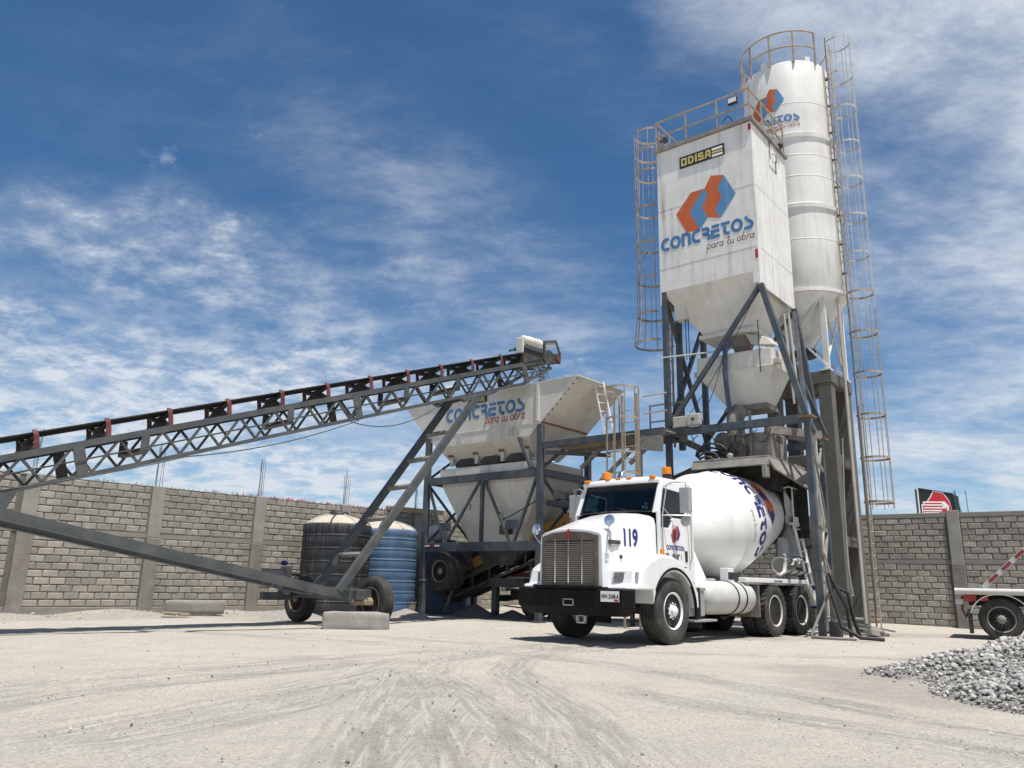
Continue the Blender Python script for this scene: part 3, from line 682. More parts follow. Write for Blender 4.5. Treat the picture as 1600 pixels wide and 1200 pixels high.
# ------------------------------------------------------------------ wheels
def wheel(parent, loc, r, w, face=1, rim=None, rr=0.30, dish=0.05, tyre=None, rib=True, axis='Y', lugs=0, holes=5, hub=0.10, name='wheel'):
    """axle along local `axis`; face=+1 shows the outer side towards +axis. wheel (hub disc) > tyre, rim"""
    tyre = tyre or m_tyre; h = w / 2; s = face
    def L(prof, n=40): return MB().lathe([(a, b * s) for a, b in prof], n, axis, (0, 0, 0))
    disc = [(0.001, h - dish - 0.03), (rr * 0.93, h - dish - 0.03), (rr * 0.93, h - dish), (rr * 0.55, h - dish + 0.02), (rr * 0.50, h - dish + 0.035), (hub, h - dish + 0.04), (hub * 0.95, h - dish + 0.10), (hub * 0.6, h - dish + 0.125), (0.001, h - dish + 0.13)]
    root = build(name, L(disc, 32), rim, parent, smooth=40, loc=loc)
    tp = [(rr + 0.005, h * 0.80), (rr + 0.03, h * 0.93), (r * 0.72, h * 1.0), (r * 0.86, h * 0.99), (r * 0.955, h * 0.90), (r * 0.985, h * 0.80)]
    if rib:
        for a in (0.52, 0.18, -0.18, -0.52): tp += [(r, h * (a + 0.12)), (r, h * (a + 0.035)), (r * 0.975, h * (a + 0.025)), (r * 0.975, h * (a - 0.025)), (r, h * (a - 0.035))]
    else: tp += [(r * 0.97, h * 0.55), (r * 0.97, -h * 0.55)]
    tp += [(r * 0.985, -h * 0.80), (r * 0.955, -h * 0.90), (r * 0.86, -h * 0.99), (r * 0.72, -h), (rr + 0.03, -h * 0.93), (rr + 0.005, -h * 0.80)]
    tm = L(tp + [(rr - 0.01, -h * 0.5), (rr - 0.01, h * 0.5), tp[0]], 56)
    if lugs:
        for k in range(lugs):
            for sd in (1, -1):
                t = 2 * pi * (k + (0.5 if sd < 0 else 0)) / lugs; dt = 0.27 * 2 * pi / lugs
                pts = []
                for rad in (r * 0.955, r * 1.005):
                    for yy, sh in ((h * 0.93 * sd, 0), (h * 0.12 * sd, 0.35 * 2 * pi / lugs)):
                        for e in (-dt, dt): pts.append((rad, yy, t + e + sh))
                def q(a):
                    rad, yy, tt = a; x = rad * cos(tt); y = rad * sin(tt)
                    return (y, yy, x) if axis == 'Y' else (yy, x, y)
                p = [q(a) for a in pts]
                tm.hexa([p[0], p[1], p[3], p[2], p[4], p[5], p[7], p[6]])
    build('tyre', tm, tyre, root, smooth=35)
    rp = [(rr * 0.92, h - dish - 0.02), (rr * 0.94, h * 0.80), (rr * 0.99, h * 0.90), (rr * 1.03, h * 0.97), (rr * 1.055, h * 0.95), (rr * 1.05, h * 0.85), (rr * 0.96, h * 0.6), (rr * 0.95, -h * 0.8), (rr * 0.90, -h * 0.8), (rr * 0.90, h - dish - 0.02)]
    build('rim', L(rp, 40), rim, root, smooth=40)
    b = MB(); hb = MB()
    for k in range(10):
        t = 2 * pi * k / 10; x = rr * 0.44 * cos(t); y = rr * 0.44 * sin(t); y0 = (h - dish + 0.03) * s; c = (y, y0, x) if axis == 'Y' else (y0, x, y)
        b.lathe([(0.013, -0.01), (0.013, 0.03 * s)], 6, axis, c)
    build('lug_nut', b, rim, root)['kind'] = 'stuff'
    for k in range(holes):
        t = 2 * pi * (k + 0.5) / holes; x = rr * 0.73 * cos(t); y = rr * 0.73 * sin(t); y0 = (h - dish + 0.013) * s; c = (y, y0, x) if axis == 'Y' else (y0, x, y)
        hb.lathe([(0.038 * rr / 0.3, -0.004), (0.038 * rr / 0.3, 0.004 * s)], 12, axis, c)
    if holes: build('hand_hole', hb, m_dark, root)['kind'] = 'stuff'
    return root

# ------------------------------------------------------------------ concrete mixer truck (local +x forward, +y driver's side)
TR = thing('mixer_truck', 'white concrete mixer truck number 119 parked under the silos', 'mixer truck', (2.0, 14.79, 0.0), radians(227.5))
def TB(name, mb, mat, **k): return build(name, mb, mat, TR, **k)
for sy in (1, -1): TB('frame_rail', MB().chan((1.25, 0.42 * sy, 0.86), (-6.7, 0.42 * sy, 0.86), 0.09, 0.27, 0.02, flip=1 if sy > 0 else -1), m_dark)
b = MB()
for x in (0.9, -0.9, -2.2, -3.3, -4.6, -6.3): TB('cross_member', MB().box(x - 0.06, x + 0.06, -0.42, 0.42, 0.75, 0.95), m_dark)
TB('front_axle', MB().box(-0.06, 0.06, -0.95, 0.95, 0.48, 0.60), m_dark)
for x in (-3.98, -5.30):
    TB('drive_axle', MB().tube([(x, -0.95, 0.52), (x, -0.25, 0.52), (x, 0, 0.55), (x, 0.25, 0.52), (x, 0.95, 0.52)], [0.08, 0.1, 0.2, 0.1, 0.08], 12), m_dark, smooth=60)
TB('engine_block', MB().box(0.0, 1.1, -0.45, 0.45, 0.62, 1.5), m_dark, bevel=0.05)
TB('transmission', MB().box(-1.6, 0.0, -0.35, 0.35, 0.5, 1.15), m_dark, bevel=0.05)
TB('under_tank', MB().tube([(-1.4, -0.85, 0.75), (-3.2, -0.85, 0.75)], 0.3, 16), m_dark, smooth=50)
for sy in (1, -1):
    wheel(TR, (0, 0.985 * sy, 0.555), 0.555, 0.37, sy, m_rim, 0.295, 0.075, hub=0.085)
    for x in (-3.98, -5.30):
        wheel(TR, (x, 1.07 * sy, 0.52), 0.52, 0.27, sy, m_rimw, 0.30, 0.17, rib=False, lugs=30, hub=0.13)
        wheel(TR, (x, 0.76 * sy, 0.52), 0.52, 0.27, sy, m_rimw, 0.30, 0.17, rib=False, lugs=30, holes=0)
# bumper
def ring_xy(pts, z): return [(x, y, z) for x, y in pts]
bo = [(1.30, 1.22), (1.46, 1.10), (1.53, 0.62), (1.55, 0), (1.53, -0.62), (1.46, -1.10), (1.30, -1.22), (1.22, -1.20), (1.36, -1.0), (1.40, 0), (1.36, 1.0), (1.22, 1.20)]
TB('bumper', MB().loft([ring_xy([(x - 0.05, y * 0.86) for x, y in bo], 0.47), ring_xy(bo, 0.60), ring_xy(bo, 0.885), ring_xy([(x - 0.02, y) for x, y in bo], 0.90)]), m_black, bevel=0.012)
TB('bumper_lip', MB().box(1.36, 1.585, -0.66, 0.66, 0.895, 0.945), m_black, bevel=0.012)
b = MB(); b.box(1.54, 1.565, -0.02, 0.20, 0.62, 0.635); b.box(1.54, 1.565, -0.02, 0.20, 0.715, 0.73); b.box(1.54, 1.565, -0.02, -0.005, 0.62, 0.73); b.box(1.54, 1.565, 0.185, 0.20, 0.62, 0.73)
TB('tow_opening', b, m_alu)
b = MB()
for y0, y1, z0, z1 in ((0.16, 0.34, 0.34, 0.365), (0.16, 0.34, 0.455, 0.48), (0.16, 0.185, 0.34, 0.48), (0.315, 0.34, 0.34, 0.48)): b.box(1.38, 1.43, y0, y1, z0, z1)
TB('tow_hook', b, m_alu)
pl = build('licence_plate', MB().box(-0.165, 0.165, 0, 0.006, -0.083, 0.083), m_plate, TR, loc=(1.512, 0.90, 0.785), rot=(0, 0, radians(98.5)))
typeset('plate_number', 'NW-2348-A', 0.098, m_ink, pl, (-0.152, -0.0025, -0.033), (1, 0, 0), (0, 0, 1), 0.62, 0.003)
build('plate_mark', MB().box(0.08, 0.155, -0.0025, 0.002, -0.078, -0.045), m_red, pl)
# hood
def hood_ring(x, w, zb, zs, zcrown, sh=0.10):
    half = [(w + 0.02, zb), (w + 0.012, (zb + zs) / 2), (w, zs - sh * 1.2), (w - sh * 0.25, zs - sh * 0.35), (w - sh * 0.9, zs + 0.01), (w * 0.6, zs * 0.35 + zcrown * 0.65), (w * 0.28, zs * 0.08 + zcrown * 0.92)]
    return [(x, y, z) for y, z in half] + [(x, 0, zcrown)] + [(x, -y, z) for y, z in reversed(half)]
hr = [hood_ring(1.39, 0.655, 0.93, 1.80, 1.885, 0.05), hood_ring(1.34, 0.67, 0.93, 1.83, 1.90, 0.07), hood_ring(1.0, 0.70, 0.93, 1.93, 2.015), hood_ring(0.6, 0.755, 0.93, 2.045, 2.13), hood_ring(0.25, 0.83, 0.93, 2.13, 2.22, 0.12), hood_ring(0.04, 0.87, 0.93, 2.175, 2.27, 0.13)]
hood = TB('hood', MB().loft(hr), m_truck, smooth=45)
TB('hood_seam', MB().loft([[(0.055, y * 1.004, z + 0.002) for x, y, z in hr[-1]], [(0.045, y * 1.004, z + 0.002) for x, y, z in hr[-1]]], False, False), m_dark)
# grille
gshape = [(-0.60, 0.95), (0.60, 0.95), (0.60, 1.765), (0.35, 1.825), (0, 1.845), (-0.35, 1.825), (-0.60, 1.765)]
gin = [(-0.52, 0.99), (0.52, 0.99), (0.52, 1.69), (0.35, 1.69), (0, 1.69), (-0.35, 1.69), (-0.52, 1.69)]
g = MB(); g.loft([[(1.393, y, z) for y, z in gshape], [(1.43, y, z) for y, z in gshape], [(1.43, y, z) for y, z in gin], [(1.395, y, z) for y, z in gin]], False, False)
gr = TB('grille', g, m_grille)
build('radiator', MB().box(1.393, 1.397, -0.52, 0.52, 0.99, 1.69), m_dark, gr)
for k in range(21):
    z = 1.01 + k * 0.0325; build('slat', MB().hexa([(1.40, -0.52, z - 0.004), (1.40, 0.52, z - 0.004), (1.425, 0.52, z - 0.011), (1.425, -0.52, z - 0.011), (1.40, -0.52, z + 0.008), (1.40, 0.52, z + 0.008), (1.425, 0.52, z + 0.001), (1.425, -0.52, z + 0.001)]), m_slat, gr)
for y in (-0.29, 0.0, 0.29): build('grille_bar', MB().box(1.425, 1.445, y - 0.011, y + 0.011, 0.98, 1.72), m_chrome, gr)
em = build('hood_emblem', MB().loft([[(1.432, y * .5, z) for y, z in ((-.06, 1.70), (.06, 1.70), (.05, 1.86), (0, 1.9), (-.05, 1.86))], [(1.455, y * .5, z) for y, z in ((-.055, 1.705), (.055, 1.705), (.045, 1.855), (0, 1.89), (-.045, 1.855))]]), m_red, gr, bevel=0.005)
# fenders with headlights
arch = [(0.68 * cos(a), 0.56 + 0.68 * sin(a)) for a in [radians(200 - 9.1 * i) for i in range(24)]]
fp = [(1.33, 0.90), (1.31, 0.955), (1.17, 0.975), (1.12, 1.21), (0.94, 1.285), (0.72, 1.40), (0.48, 1.475), (0.25, 1.50), (0.02, 1.48), (-0.22, 1.40), (-0.46, 1.26), (-0.66, 1.06), (-0.78, 0.86), (-0.80, 0.60)]
outline = fp + [(-0.70, 0.60)] + [(x, z) for x, z in arch if -0.66 < x and z > 0.62][0:] + [(0.70, 0.90)]
for sy in (1, -1):
    inner = [(x * (1.0 if x > 0 else 1.0), sy * 0.72, z) for x, z in outline]
    mid = [(x, sy * 1.10, z) for x, z in outline]
    outr = [(x - 0.14 if x > 1.0 else x, sy * 1.205, z if z < 1.0 else z - 0.035) for x, z in outline]
    fe = TB('fender', MB().loft([inner, mid, outr]), m_truck, bevel=0.035, smooth=50)
    lip = [(0.70 * cos(a), sy * 1.195, 0.56 + 0.70 * sin(a)) for a in [radians(196 - 8 * i) for i in range(22)]]
    build('fender_lip', MB().tube(lip, 0.028, 8), m_black, fe, smooth=60)
    # headlight pod set into the fender nose
    hl = build('headlight', MB().hexa([(1.0, sy * 0.73, 0.985), (1.195, sy * 0.73, 0.985), (1.115, sy * 1.16, 0.985), (1.0, sy * 1.16, 0.985), (1.0, sy * 0.73, 1.185), (1.165, sy * 0.73, 1.185), (1.085, sy * 1.16, 1.185), (1.0, sy * 1.16, 1.185)]), m_alu, TR, bevel=0.012)
    for a, c in ((0.06, 0.46), (0.52, 0.94)):
        def LP(t, z): return (1.200 - 0.080 * t - (z - 0.985) * 0.15, sy * (0.73 + 0.43 * t), z)
        build('lamp_lens', MB().hexa([LP(a, 1.005), LP(c, 1.005), tuple(Vector(LP(c, 1.005)) - Vector((.02, 0, 0))), tuple(Vector(LP(a, 1.005)) - Vector((.02, 0, 0))), LP(a, 1.165), LP(c, 1.165), tuple(Vector(LP(c, 1.165)) - Vector((.02, 0, 0))), tuple(Vector(LP(a, 1.165)) - Vector((.02, 0, 0)))]), m_lens, hl)
    TB('mud_flap', MB().box(-0.86, -0.84, sy * 0.75 if sy > 0 else -1.2, sy * 1.2 if sy > 0 else -0.75, 0.25, 0.95), m_rubber)
# hood mirrors and trims
for sy, my in ((1, 0.70), (-1, 0.92)):
    st = TB('hood_mirror', MB().tube([(1.29, sy * 0.68, 1.42), (1.29, sy * 0.70, 1.60), (1.27, sy * my, 1.80), (1.22, sy * my, 1.92)], 0.011, 7), m_chrome, smooth=50)
    d = Vector((0.80, sy * 0.15, 0.10)).normalized(); c = Vector((1.22, sy * my, 2.02 if sy > 0 else 1.92)); u = d.cross(Vector((0, 0, 1))).normalized(); w_ = u.cross(d)
    prof = [(0.001, -0.08), (0.05, -0.065), (0.085, -0.03), (0.10, 0.0), (0.095, 0.012), (0.001, 0.018)]
    rings = [[c + d * h + (u * cos(t) + w_ * sin(t)) * r_ for t in [2 * pi * k / 20 for k in range(20)]] for r_, h in prof]
    build('mirror_bowl', MB().loft(rings), m_chrome, st, smooth=50)
    build('mirror_bracket', MB().box(1.24, 1.34, sy * 0.68 - .02, sy * 0.68 + .025, 1.36, 1.48), m_chrome, st, bevel=0.01)
TB('hood_badge', MB().box(0.93, 1.25, 0.695, 0.722, 1.64, 1.70), m_dark)
TB('hood_badge', MB().box(0.98, 1.20, 0.695, 0.722, 1.585, 1.635), m_alu)
TB('hood_latch', MB().box(0.90, 0.96, 0.715, 0.745, 1.40, 1.46), m_dark, bevel=0.008)
fn_ = typeset('fleet_number', '119', 0.40, m_navy, TR, (0.88, 0.765, 1.63), (-1, 0, 0), (0, 0, 1), 0.64, 0.014)
project(fn_, hood, (0, 1, 0), 0.006)
# cab
def ys(z): return 0.955 if z < 2.0 else 0.955 - 0.075 * (z - 2.0) / 0.85
def panel(name, poly, mat, sy=1, proud=0.0, th=0.045, **k):
    o_ = [(x, sy * (ys(z) + proud), z) for x, z in poly]; i_ = [(x, sy * (ys(z) + proud - th), z) for x, z in poly]
    return TB(name, MB().loft([i_, o_]), mat, **k)
CX0, CX1 = 0.06, -1.14
cab = TB('cab_floor', MB().box(CX1, CX0, -0.93, 0.93, 1.0, 1.14), m_truck, bevel=0.02)
for sy in (1, -1):
    panel('cab_side', [(CX0, 1.05), (CX0, 2.27), (-0.03, 2.27), (-0.03, 1.30), (-0.90, 1.30), (-0.90, 2.66), (-0.18, 2.70), (-0.21, 2.84), (CX1, 2.84), (CX1, 1.05)], m_truck, sy, bevel=0.008)
    dr = panel('door', [(-0.035, 1.31), (-0.035, 1.98), (-0.27, 1.98), (-0.33, 2.03), (-0.37, 2.14), (-0.43, 2.17), (-0.89, 2.17), (-0.89, 1.31)], m_truck, sy, 0.008, bevel=0.008)
    build('door_handle', MB().box(-0.86, -0.78, sy * 0.965 - 0.012, sy * 0.965 + 0.014, 1.40, 1.60), m_ink, dr, bevel=0.012)
    gl = panel('side_window', [(-0.04, 1.98), (-0.27, 1.98), (-0.37, 2.14), (-0.89, 2.17), (-0.89, 2.655), (-0.19, 2.69), (-0.045, 2.25)], m_glass, sy, -0.022, 0.004)
    TB('vent_window_post', MB().bar((-0.10, sy * (ys(2.3) + .004), 2.34), (-0.36, sy * (ys(2.0) + .004), 2.16), 0.012, 0.022), m_alu)
    TB('grab_rail', MB().tube([(-0.93, sy * 0.965, 1.35), (-0.96, sy * 1.0, 1.45), (-0.96, sy * 1.0, 2.2), (-0.93, sy * 0.945, 2.3)], 0.014, 6), m_alu, smooth=50)
    TB('turn_signal', MB().box(-0.02, 0.05, sy * 0.955 - .01, sy * 0.955 + .05, 1.47, 1.60), m_orange, bevel=0.012)
    TB('a_pillar', MB().hexa([(0.06, sy * 0.80, 2.24), (0.06, sy * 0.93, 2.24), (-0.03, sy * 0.93, 2.24), (-0.02, sy * 0.80, 2.24), (-0.17, sy * 0.80, 2.82), (-0.17, sy * 0.885, 2.82), (-0.24, sy * 0.885, 2.82), (-0.24, sy * 0.80, 2.82)]), m_truck, bevel=0.015)
    TB('cab_skirt', MB().box(CX1, -0.55, sy * 0.93 - 0.02, sy * 0.93 + 0.02, 0.93, 1.06), m_alu, bevel=0.01)
TB('cab_back', MB().box(CX1 - 0.04, CX1, -0.93, 0.93, 1.02, 2.80), m_truck, bevel=0.02)
ws = [(0.055, 0.80, 2.26), (0.085, 0.4, 2.275), (0.095, 0, 2.28), (0.085, -0.4, 2.275), (0.055, -0.80, 2.26)]
wt = [(-0.185, 0.80, 2.79), (-0.155, 0.4, 2.81), (-0.145, 0, 2.815), (-0.155, -0.4, 2.81), (-0.185, -0.80, 2.79)]
mb = MB(); mb.v = ws + wt; mb.f = [(i, i + 1, i + 6, i + 5) for i in range(4)]
wsh = TB('windshield', mb, m_glass, smooth=60)
build('gasket', MB().tube([Vector(p) + Vector((.004, 0, 0)) for p in ws + wt[::-1]], 0.014, 6, True), m_rubber, wsh)
for y in (0.36, -0.34):
    build('wiper', MB().bar((0.10, y, 2.275), (0.045, y - 0.36, 2.37), 0.014, 0.014), m_ink, wsh)
rp = [(-0.10, 0.84), (-0.04, 0.5), (-0.02, 0), (-0.04, -0.5), (-0.10, -0.84), (-1.16, -0.88), (-1.16, 0.88)]
def rs(k, z): return [(x * 1.0 + (0.03 if x > -0.5 else -0.0) * (k - 1) * 10, y * k, z) for x, y in rp]
roof = TB('roof', MB().loft([rs(1.0, 2.80), rs(1.01, 2.85), [(x - (0.05 if x > -.5 else -.03), y * 0.95, 2.905) for x, y in rp], [(x - (0.2 if x > -.5 else -.1), y * 0.7, 2.945) for x, y in rp]]), m_truck, smooth=50)
for y in (-0.74, -0.24, 0.0, 0.24, 0.74):
    build('marker_light', MB().box(-0.17, -0.05, y - 0.055, y + 0.055, 2.875, 2.93), m_orange, roof, bevel=0.015)
for y, x in ((-0.66, -0.62), (0.72, -0.62)):
    be = build('beacon', MB().lathe([(0.075, 0), (0.085, 0.02), (0.085, 0.055)], 16, 'Z', (x, y, 2.95)), m_ink, roof, smooth=40)
    build('beacon_lens', MB().lathe([(0.088, 0.055), (0.092, 0.08), (0.086, 0.18), (0.075, 0.19)], 20, 'Z', (x, y, 2.95)), m_orange, be, smooth=40)
    build('beacon_bracket', MB().box(x - 0.08, x + 0.08, y - 0.09, y + 0.09, 2.90, 2.952), m_dark, be, bevel=0.008)
# cab interior seen through the glass
TB('dashboard', MB().box(-0.25, 0.02, -0.82, 0.82, 1.75, 2.16), m_dark, bevel=0.04)
TB('steering_wheel', MB().tube([(-0.36 + 0.07 * sin(t), 0.40 + 0.2 * cos(t), 2.16 + 0.19 * sin(t)) for t in [2 * pi * k / 20 for k in range(20)]], 0.013, 6, True), m_ink, smooth=60)
for y in (0.42, -0.42):
    st = TB('seat', MB().box(-0.95, -0.50, y - 0.24, y + 0.24, 1.35, 1.62), m_dark, bevel=0.06)
    build('backrest', MB().box(-1.05, -0.90, y - 0.24, y + 0.24, 1.6, 2.35), m_dark, st, bevel=0.06)
TB('cab_lining', MB().box(CX1 + 0.005, CX1 + 0.03, -0.88, 0.88, 1.15, 2.78), m_dark)
TB('windshield_sticker', MB().hexa([(0.00, -0.76, 2.32), (0.0, -0.44, 2.32), (0.005, -0.44, 2.32), (0.005, -0.76, 2.32), (-0.13, -0.76, 2.60), (-0.13, -0.50, 2.60), (-0.125, -0.50, 2.60), (-0.125, -0.76, 2.60)]), M('pale_green_sun_card', (0.32, 0.45, 0.40), 0.5, var=0.7, scale=11), )
b = MB()
for k, (y, z) in enumerate(((0.60, 2.42), (0.56, 2.36), (0.63, 2.35))): b.lathe([(0.028, -.012), (0.028, .012)], 10, 'X', (-0.02 - (z - 2.3) * .42, y, z))
TB('dash_trinket', b, m_signwhite)
# door emblem and lettering
DY = 0.955 + 0.008 + 0.003
dq = lambda x0, z0, s: (lambda u, v: (x0 - u * s, DY, z0 + v * s * 1.15))
emblem(dq(-0.30, 1.72, 0.20), TR, m_vred, m_navy, 'door_emblem')
letters('door_name', 'COnCRETOS', BOLD, 0.24, lambda u, v: (-0.14 - u, DY, 1.595 + v * 0.085), m_navy, TR, fit=0.62)
typeset('door_phone', 'TEL. 100 409 1', 0.138, m_ink, TR, (-0.11, DY, 1.435), (-1, 0, 0), (0, 0, 1), 0.66, 0.004)
# side mirrors, left and right
for sy in (1, -1):
    mr = TB('side_mirror', MB().box(-0.42, -0.30, sy * 1.15 if sy > 0 else -1.36, sy * 1.36 if sy > 0 else -1.15, 2.25, 2.70), m_alu, bevel=0.02)
    build('mirror_arm', MB().tube([(-0.20, sy * 0.90, 2.72), (-0.25, sy * 1.05, 2.80), (-0.36, sy * 1.26, 2.80), (-0.36, sy * 1.26, 2.68)], 0.013, 6), m_alu, mr, smooth=50)
    build('mirror_arm', MB().tube([(-0.02, sy * 0.95, 2.19), (-0.08, sy * 1.10, 2.19), (-0.36, sy * 1.38, 2.19), (-0.36, sy * 1.26, 2.30)], 0.013, 6), m_alu, mr, smooth=50)
    build('mirror_arm', MB().tube([(-0.02, sy * 0.955, 1.45), (0.01, sy * 0.99, 1.55), (0.01, sy * 0.99, 2.19), (-0.2, sy * 0.96, 2.72)], 0.012, 6), m_alu, mr, smooth=50)
    build('round_mirror', MB().lathe([(0.001, -0.05), (0.07, -0.035), (0.10, 0.0), (0.095, 0.012), (0.001, 0.02)], 18, 'X', (-0.34, sy * 1.25, 2.10)), m_alu, mr, smooth=50)
# exhaust stack on the far side
TB('exhaust_stack', MB().tube([(-1.30, -0.80, 1.0), (-1.30, -0.80, 3.02), (-1.31, -0.80, 3.12), (-1.36, -0.80, 3.20), (-1.45, -0.80, 3.25)], [0.075, 0.075, 0.075, 0.072, 0.07], 14), m_chrome, smooth=50)
# step box, saddle tank, deck
sb = TB('battery_box', MB().box(-1.20, -0.62, 0.62, 1.10, 0.45, 0.92), m_alu, bevel=0.02)
build('box_lid', MB().box(-1.22, -0.60, 0.60, 1.12, 0.90, 0.955), m_alu, sb, bevel=0.012)
build('step', MB().box(-1.42, -0.62, 0.95, 1.22, 0.36, 0.40), m_alu, sb, bevel=0.008)
TB('green_panel', MB().box(-1.28, -1.26, 0.66, 1.02, 0.60, 0.95), m_green)
TB('green_panel_label', MB().box(-1.262, -1.255, 0.86, 0.96, 0.70, 0.80), m_plate)
tp = [(0.001, -1.24), (0.10, -1.25), (0.20, -1.29), (0.27, -1.38), (0.305, -1.52), (0.31, -1.65), (0.31, -2.9), (0.30, -3.02), (0.26, -3.10), (0.001, -3.14)]
tk = TB('saddle_tank', MB().lathe([(r_, h) for r_, h in tp], 36, 'X', (0, 0.93, 0.775)), m_tank, smooth=50)
for x in (-2.28, -2.62): build('tank_strap', MB().lathe([(0.313, x - 0.022), (0.322, x - 0.02), (0.322, x + 0.02), (0.313, x + 0.022)], 36, 'X', (0, 0.93, 0.775), caps=False), m_rubber, tk, smooth=40)
build('filler_cap', MB().lathe([(0.09, 0.29), (0.09, 0.34), (0.07, 0.35)], 16, 'Z', (-1.75, 0.93, 0.775)), m_tank, tk, smooth=40)
vb = build('valve_box', MB().box(-2.55, -2.30, 0.84, 1.02, 1.06, 1.34), m_truck, tk, bevel=0.012)
build('valve_decal', MB().box(-2.56, -2.30, 1.021, 1.024, 1.12, 1.26), m_ink, vb)
TB('splash_panel', MB().box(-3.30, -3.27, 0.50, 1.18, 0.40, 1.02), m_dusty, bevel=0.01)
for sy in (1, -1):
    dk = TB('deck_rail', MB().box(-5.80, -2.75, sy * 1.08 - 0.08, sy * 1.08 + 0.09, 1.075, 1.17), m_truck, bevel=0.015)
    build('deck_tail', MB().hexa([(-5.80, sy * 1.08 - .08, 1.03), (-5.80, sy * 1.08 + .09, 1.03), (-6.22, sy * 1.08 + .09, 0.60), (-6.22, sy * 1.08 - .08, 0.60), (-5.80, sy * 1.08 - .08, 1.17), (-5.80, sy * 1.08 + .09, 1.17), (-6.24, sy * 1.08 + .09, 0.84), (-6.24, sy * 1.08 - .08, 0.84)]), m_truck, dk, bevel=0.012)
    build('deck_plate', MB().box(-5.9, -2.75, min(sy * 1.0, sy * 0.42), max(sy * 1.0, sy * 0.42), 1.04, 1.075), m_truck, dk)
b = MB()
for i, x in enumerate((-4.05, -4.11, -4.19, -4.25, -4.32, -4.38)): b.box(x - 0.04, x, 1.171, 1.174, 1.10, 1.145 - 0.012 * (i % 2))
TB('deck_print', b, m_navy)
# drum
DP0 = Vector((-1.72, 0, 1.99)); DAX = Vector((-4.45, 0, 0.77)).normalized(); DUP = Vector((0, 1, 0)); DW = DAX.cross(DUP).normalized()
dprof = [(0.0, 0.42), (0.04, 0.58), (0.35, 0.76), (0.75, 0.93), (1.12, 1.06), (1.30, 1.105), (1.335, 1.125), (1.37, 1.118), (2.02, 1.135), (2.055, 1.145), (2.09, 1.13), (2.6, 1.055), (3.2, 0.945), (3.8, 0.815), (4.25, 0.70), (4.42, 0.63), (4.46, 0.60)]
def drum_pt(s, t, off=0.0):
    for (s0, r_0), (s1, r_1) in zip(dprof, dprof[1:]):
        if s0 <= s <= s1: rr_ = r_0 + (r_1 - r_0) * (s - s0) / (s1 - s0); break
    else: rr_ = dprof[-1][1]
    return DP0 + DAX * s + (DUP * cos(t) - DW * sin(t)) * (rr_ + off)       # t=0 driver's side, t=90 deg up
if drum_pt(2, pi / 2).z < DP0.z: DW = -DW
ND = 72
drum = TB('drum', MB().loft([[drum_pt(s, 2 * pi * k / ND) for k in range(ND)] for s, r_ in dprof]), m_drum, smooth=25)
build('drum_ring', MB().loft([[DP0 + DAX * s + (DUP * cos(2 * pi * k / ND) - DW * sin(2 * pi * k / ND)) * r_ for k in range(ND)] for s, r_ in ((4.02, 0.74), (4.03, 0.80), (4.13, 0.80), (4.14, 0.70))], False, False), m_dark, drum, smooth=30)
# lettering wrapped round the rear cone: reads downwards on the driver's side
T0, T1 = radians(88), radians(-40)
letters('drum_name', 'COnCRETOS', BOLD, 0.25, lambda u, v: drum_pt(1.90 + 0.37 * v, T0 + (T1 - T0) * u / 8.0, 0.006), m_navy, drum, fit=8.0, step=0.12)
def demb(u, v): return drum_pt(2.46 + 0.42 * v, radians(54) + (radians(-8) - radians(54)) * u / 1.63, 0.006)
emblem(demb, drum, m_vorange, m_navy, 'drum_emblem', step=0.12)
letters('drum_slogan', 'para tu obra', SCRIPT, 0.07, lambda u, v: drum_pt(1.64 + 0.12 * v, radians(14) - radians(34) * u / 4.0, 0.006), m_stain, drum, fit=4.0, step=0.15)
# pedestals, charging gear, chute, ladder
for sy in (1, -1):
    TB('front_pedestal', MB().hexa([(-1.25, sy * 0.62, 1.0), (-1.25, sy * 0.80, 1.0), (-1.95, sy * 0.80, 1.0), (-1.95, sy * 0.62, 1.0), (-1.30, sy * 0.50, 2.15), (-1.30, sy * 0.56, 2.15), (-1.42, sy * 0.56, 2.15), (-1.42, sy * 0.50, 2.15)]), m_truck, bevel=0.015)
    TB('rear_pedestal', MB().hexa([(-5.35, sy * 0.62, 1.05), (-5.35, sy * 0.86, 1.05), (-6.15, sy * 0.86, 1.05), (-6.15, sy * 0.62, 1.05), (-5.60, sy * 0.60, 2.12), (-5.60, sy * 0.72, 2.12), (-5.92, sy * 0.72, 2.12), (-5.92, sy * 0.60, 2.12)]), m_tank, bevel=0.02)
TB('drum_drive', MB().box(-1.75, -1.25, -0.4, 0.4, 1.55, 2.3), m_dark, bevel=0.05)
ch = MB(); hp = [(-6.05, 0.50), (-6.05, -0.50), (-6.85, -0.62), (-6.85, 0.62)]
ch.loft([[(-6.1, 0.22, 2.75), (-6.1, -0.22, 2.75), (-6.42, -0.24, 2.75), (-6.42, 0.24, 2.75)], [(x, y, 3.30) for x, y in hp], [(x, y, 3.42) for x, y in hp]], False, False)
TB('charge_hopper', ch, m_dusty)
dch = TB('discharge_chute', MB().loft([[(-6.02, 0.05, 2.62), (-6.02, 0.62, 2.62), (-6.22, 0.70, 2.62), (-6.22, 0.0, 2.62)], [(-5.98, 0.45, 1.95), (-5.98, 0.80, 1.95), (-6.16, 0.84, 1.95), (-6.16, 0.40, 1.95)], [(-5.60, 0.80, 1.45), (-5.60, 1.02, 1.45), (-5.78, 1.04, 1.45), (-5.78, 0.78, 1.45)]], False, False), m_tank, smooth=30)
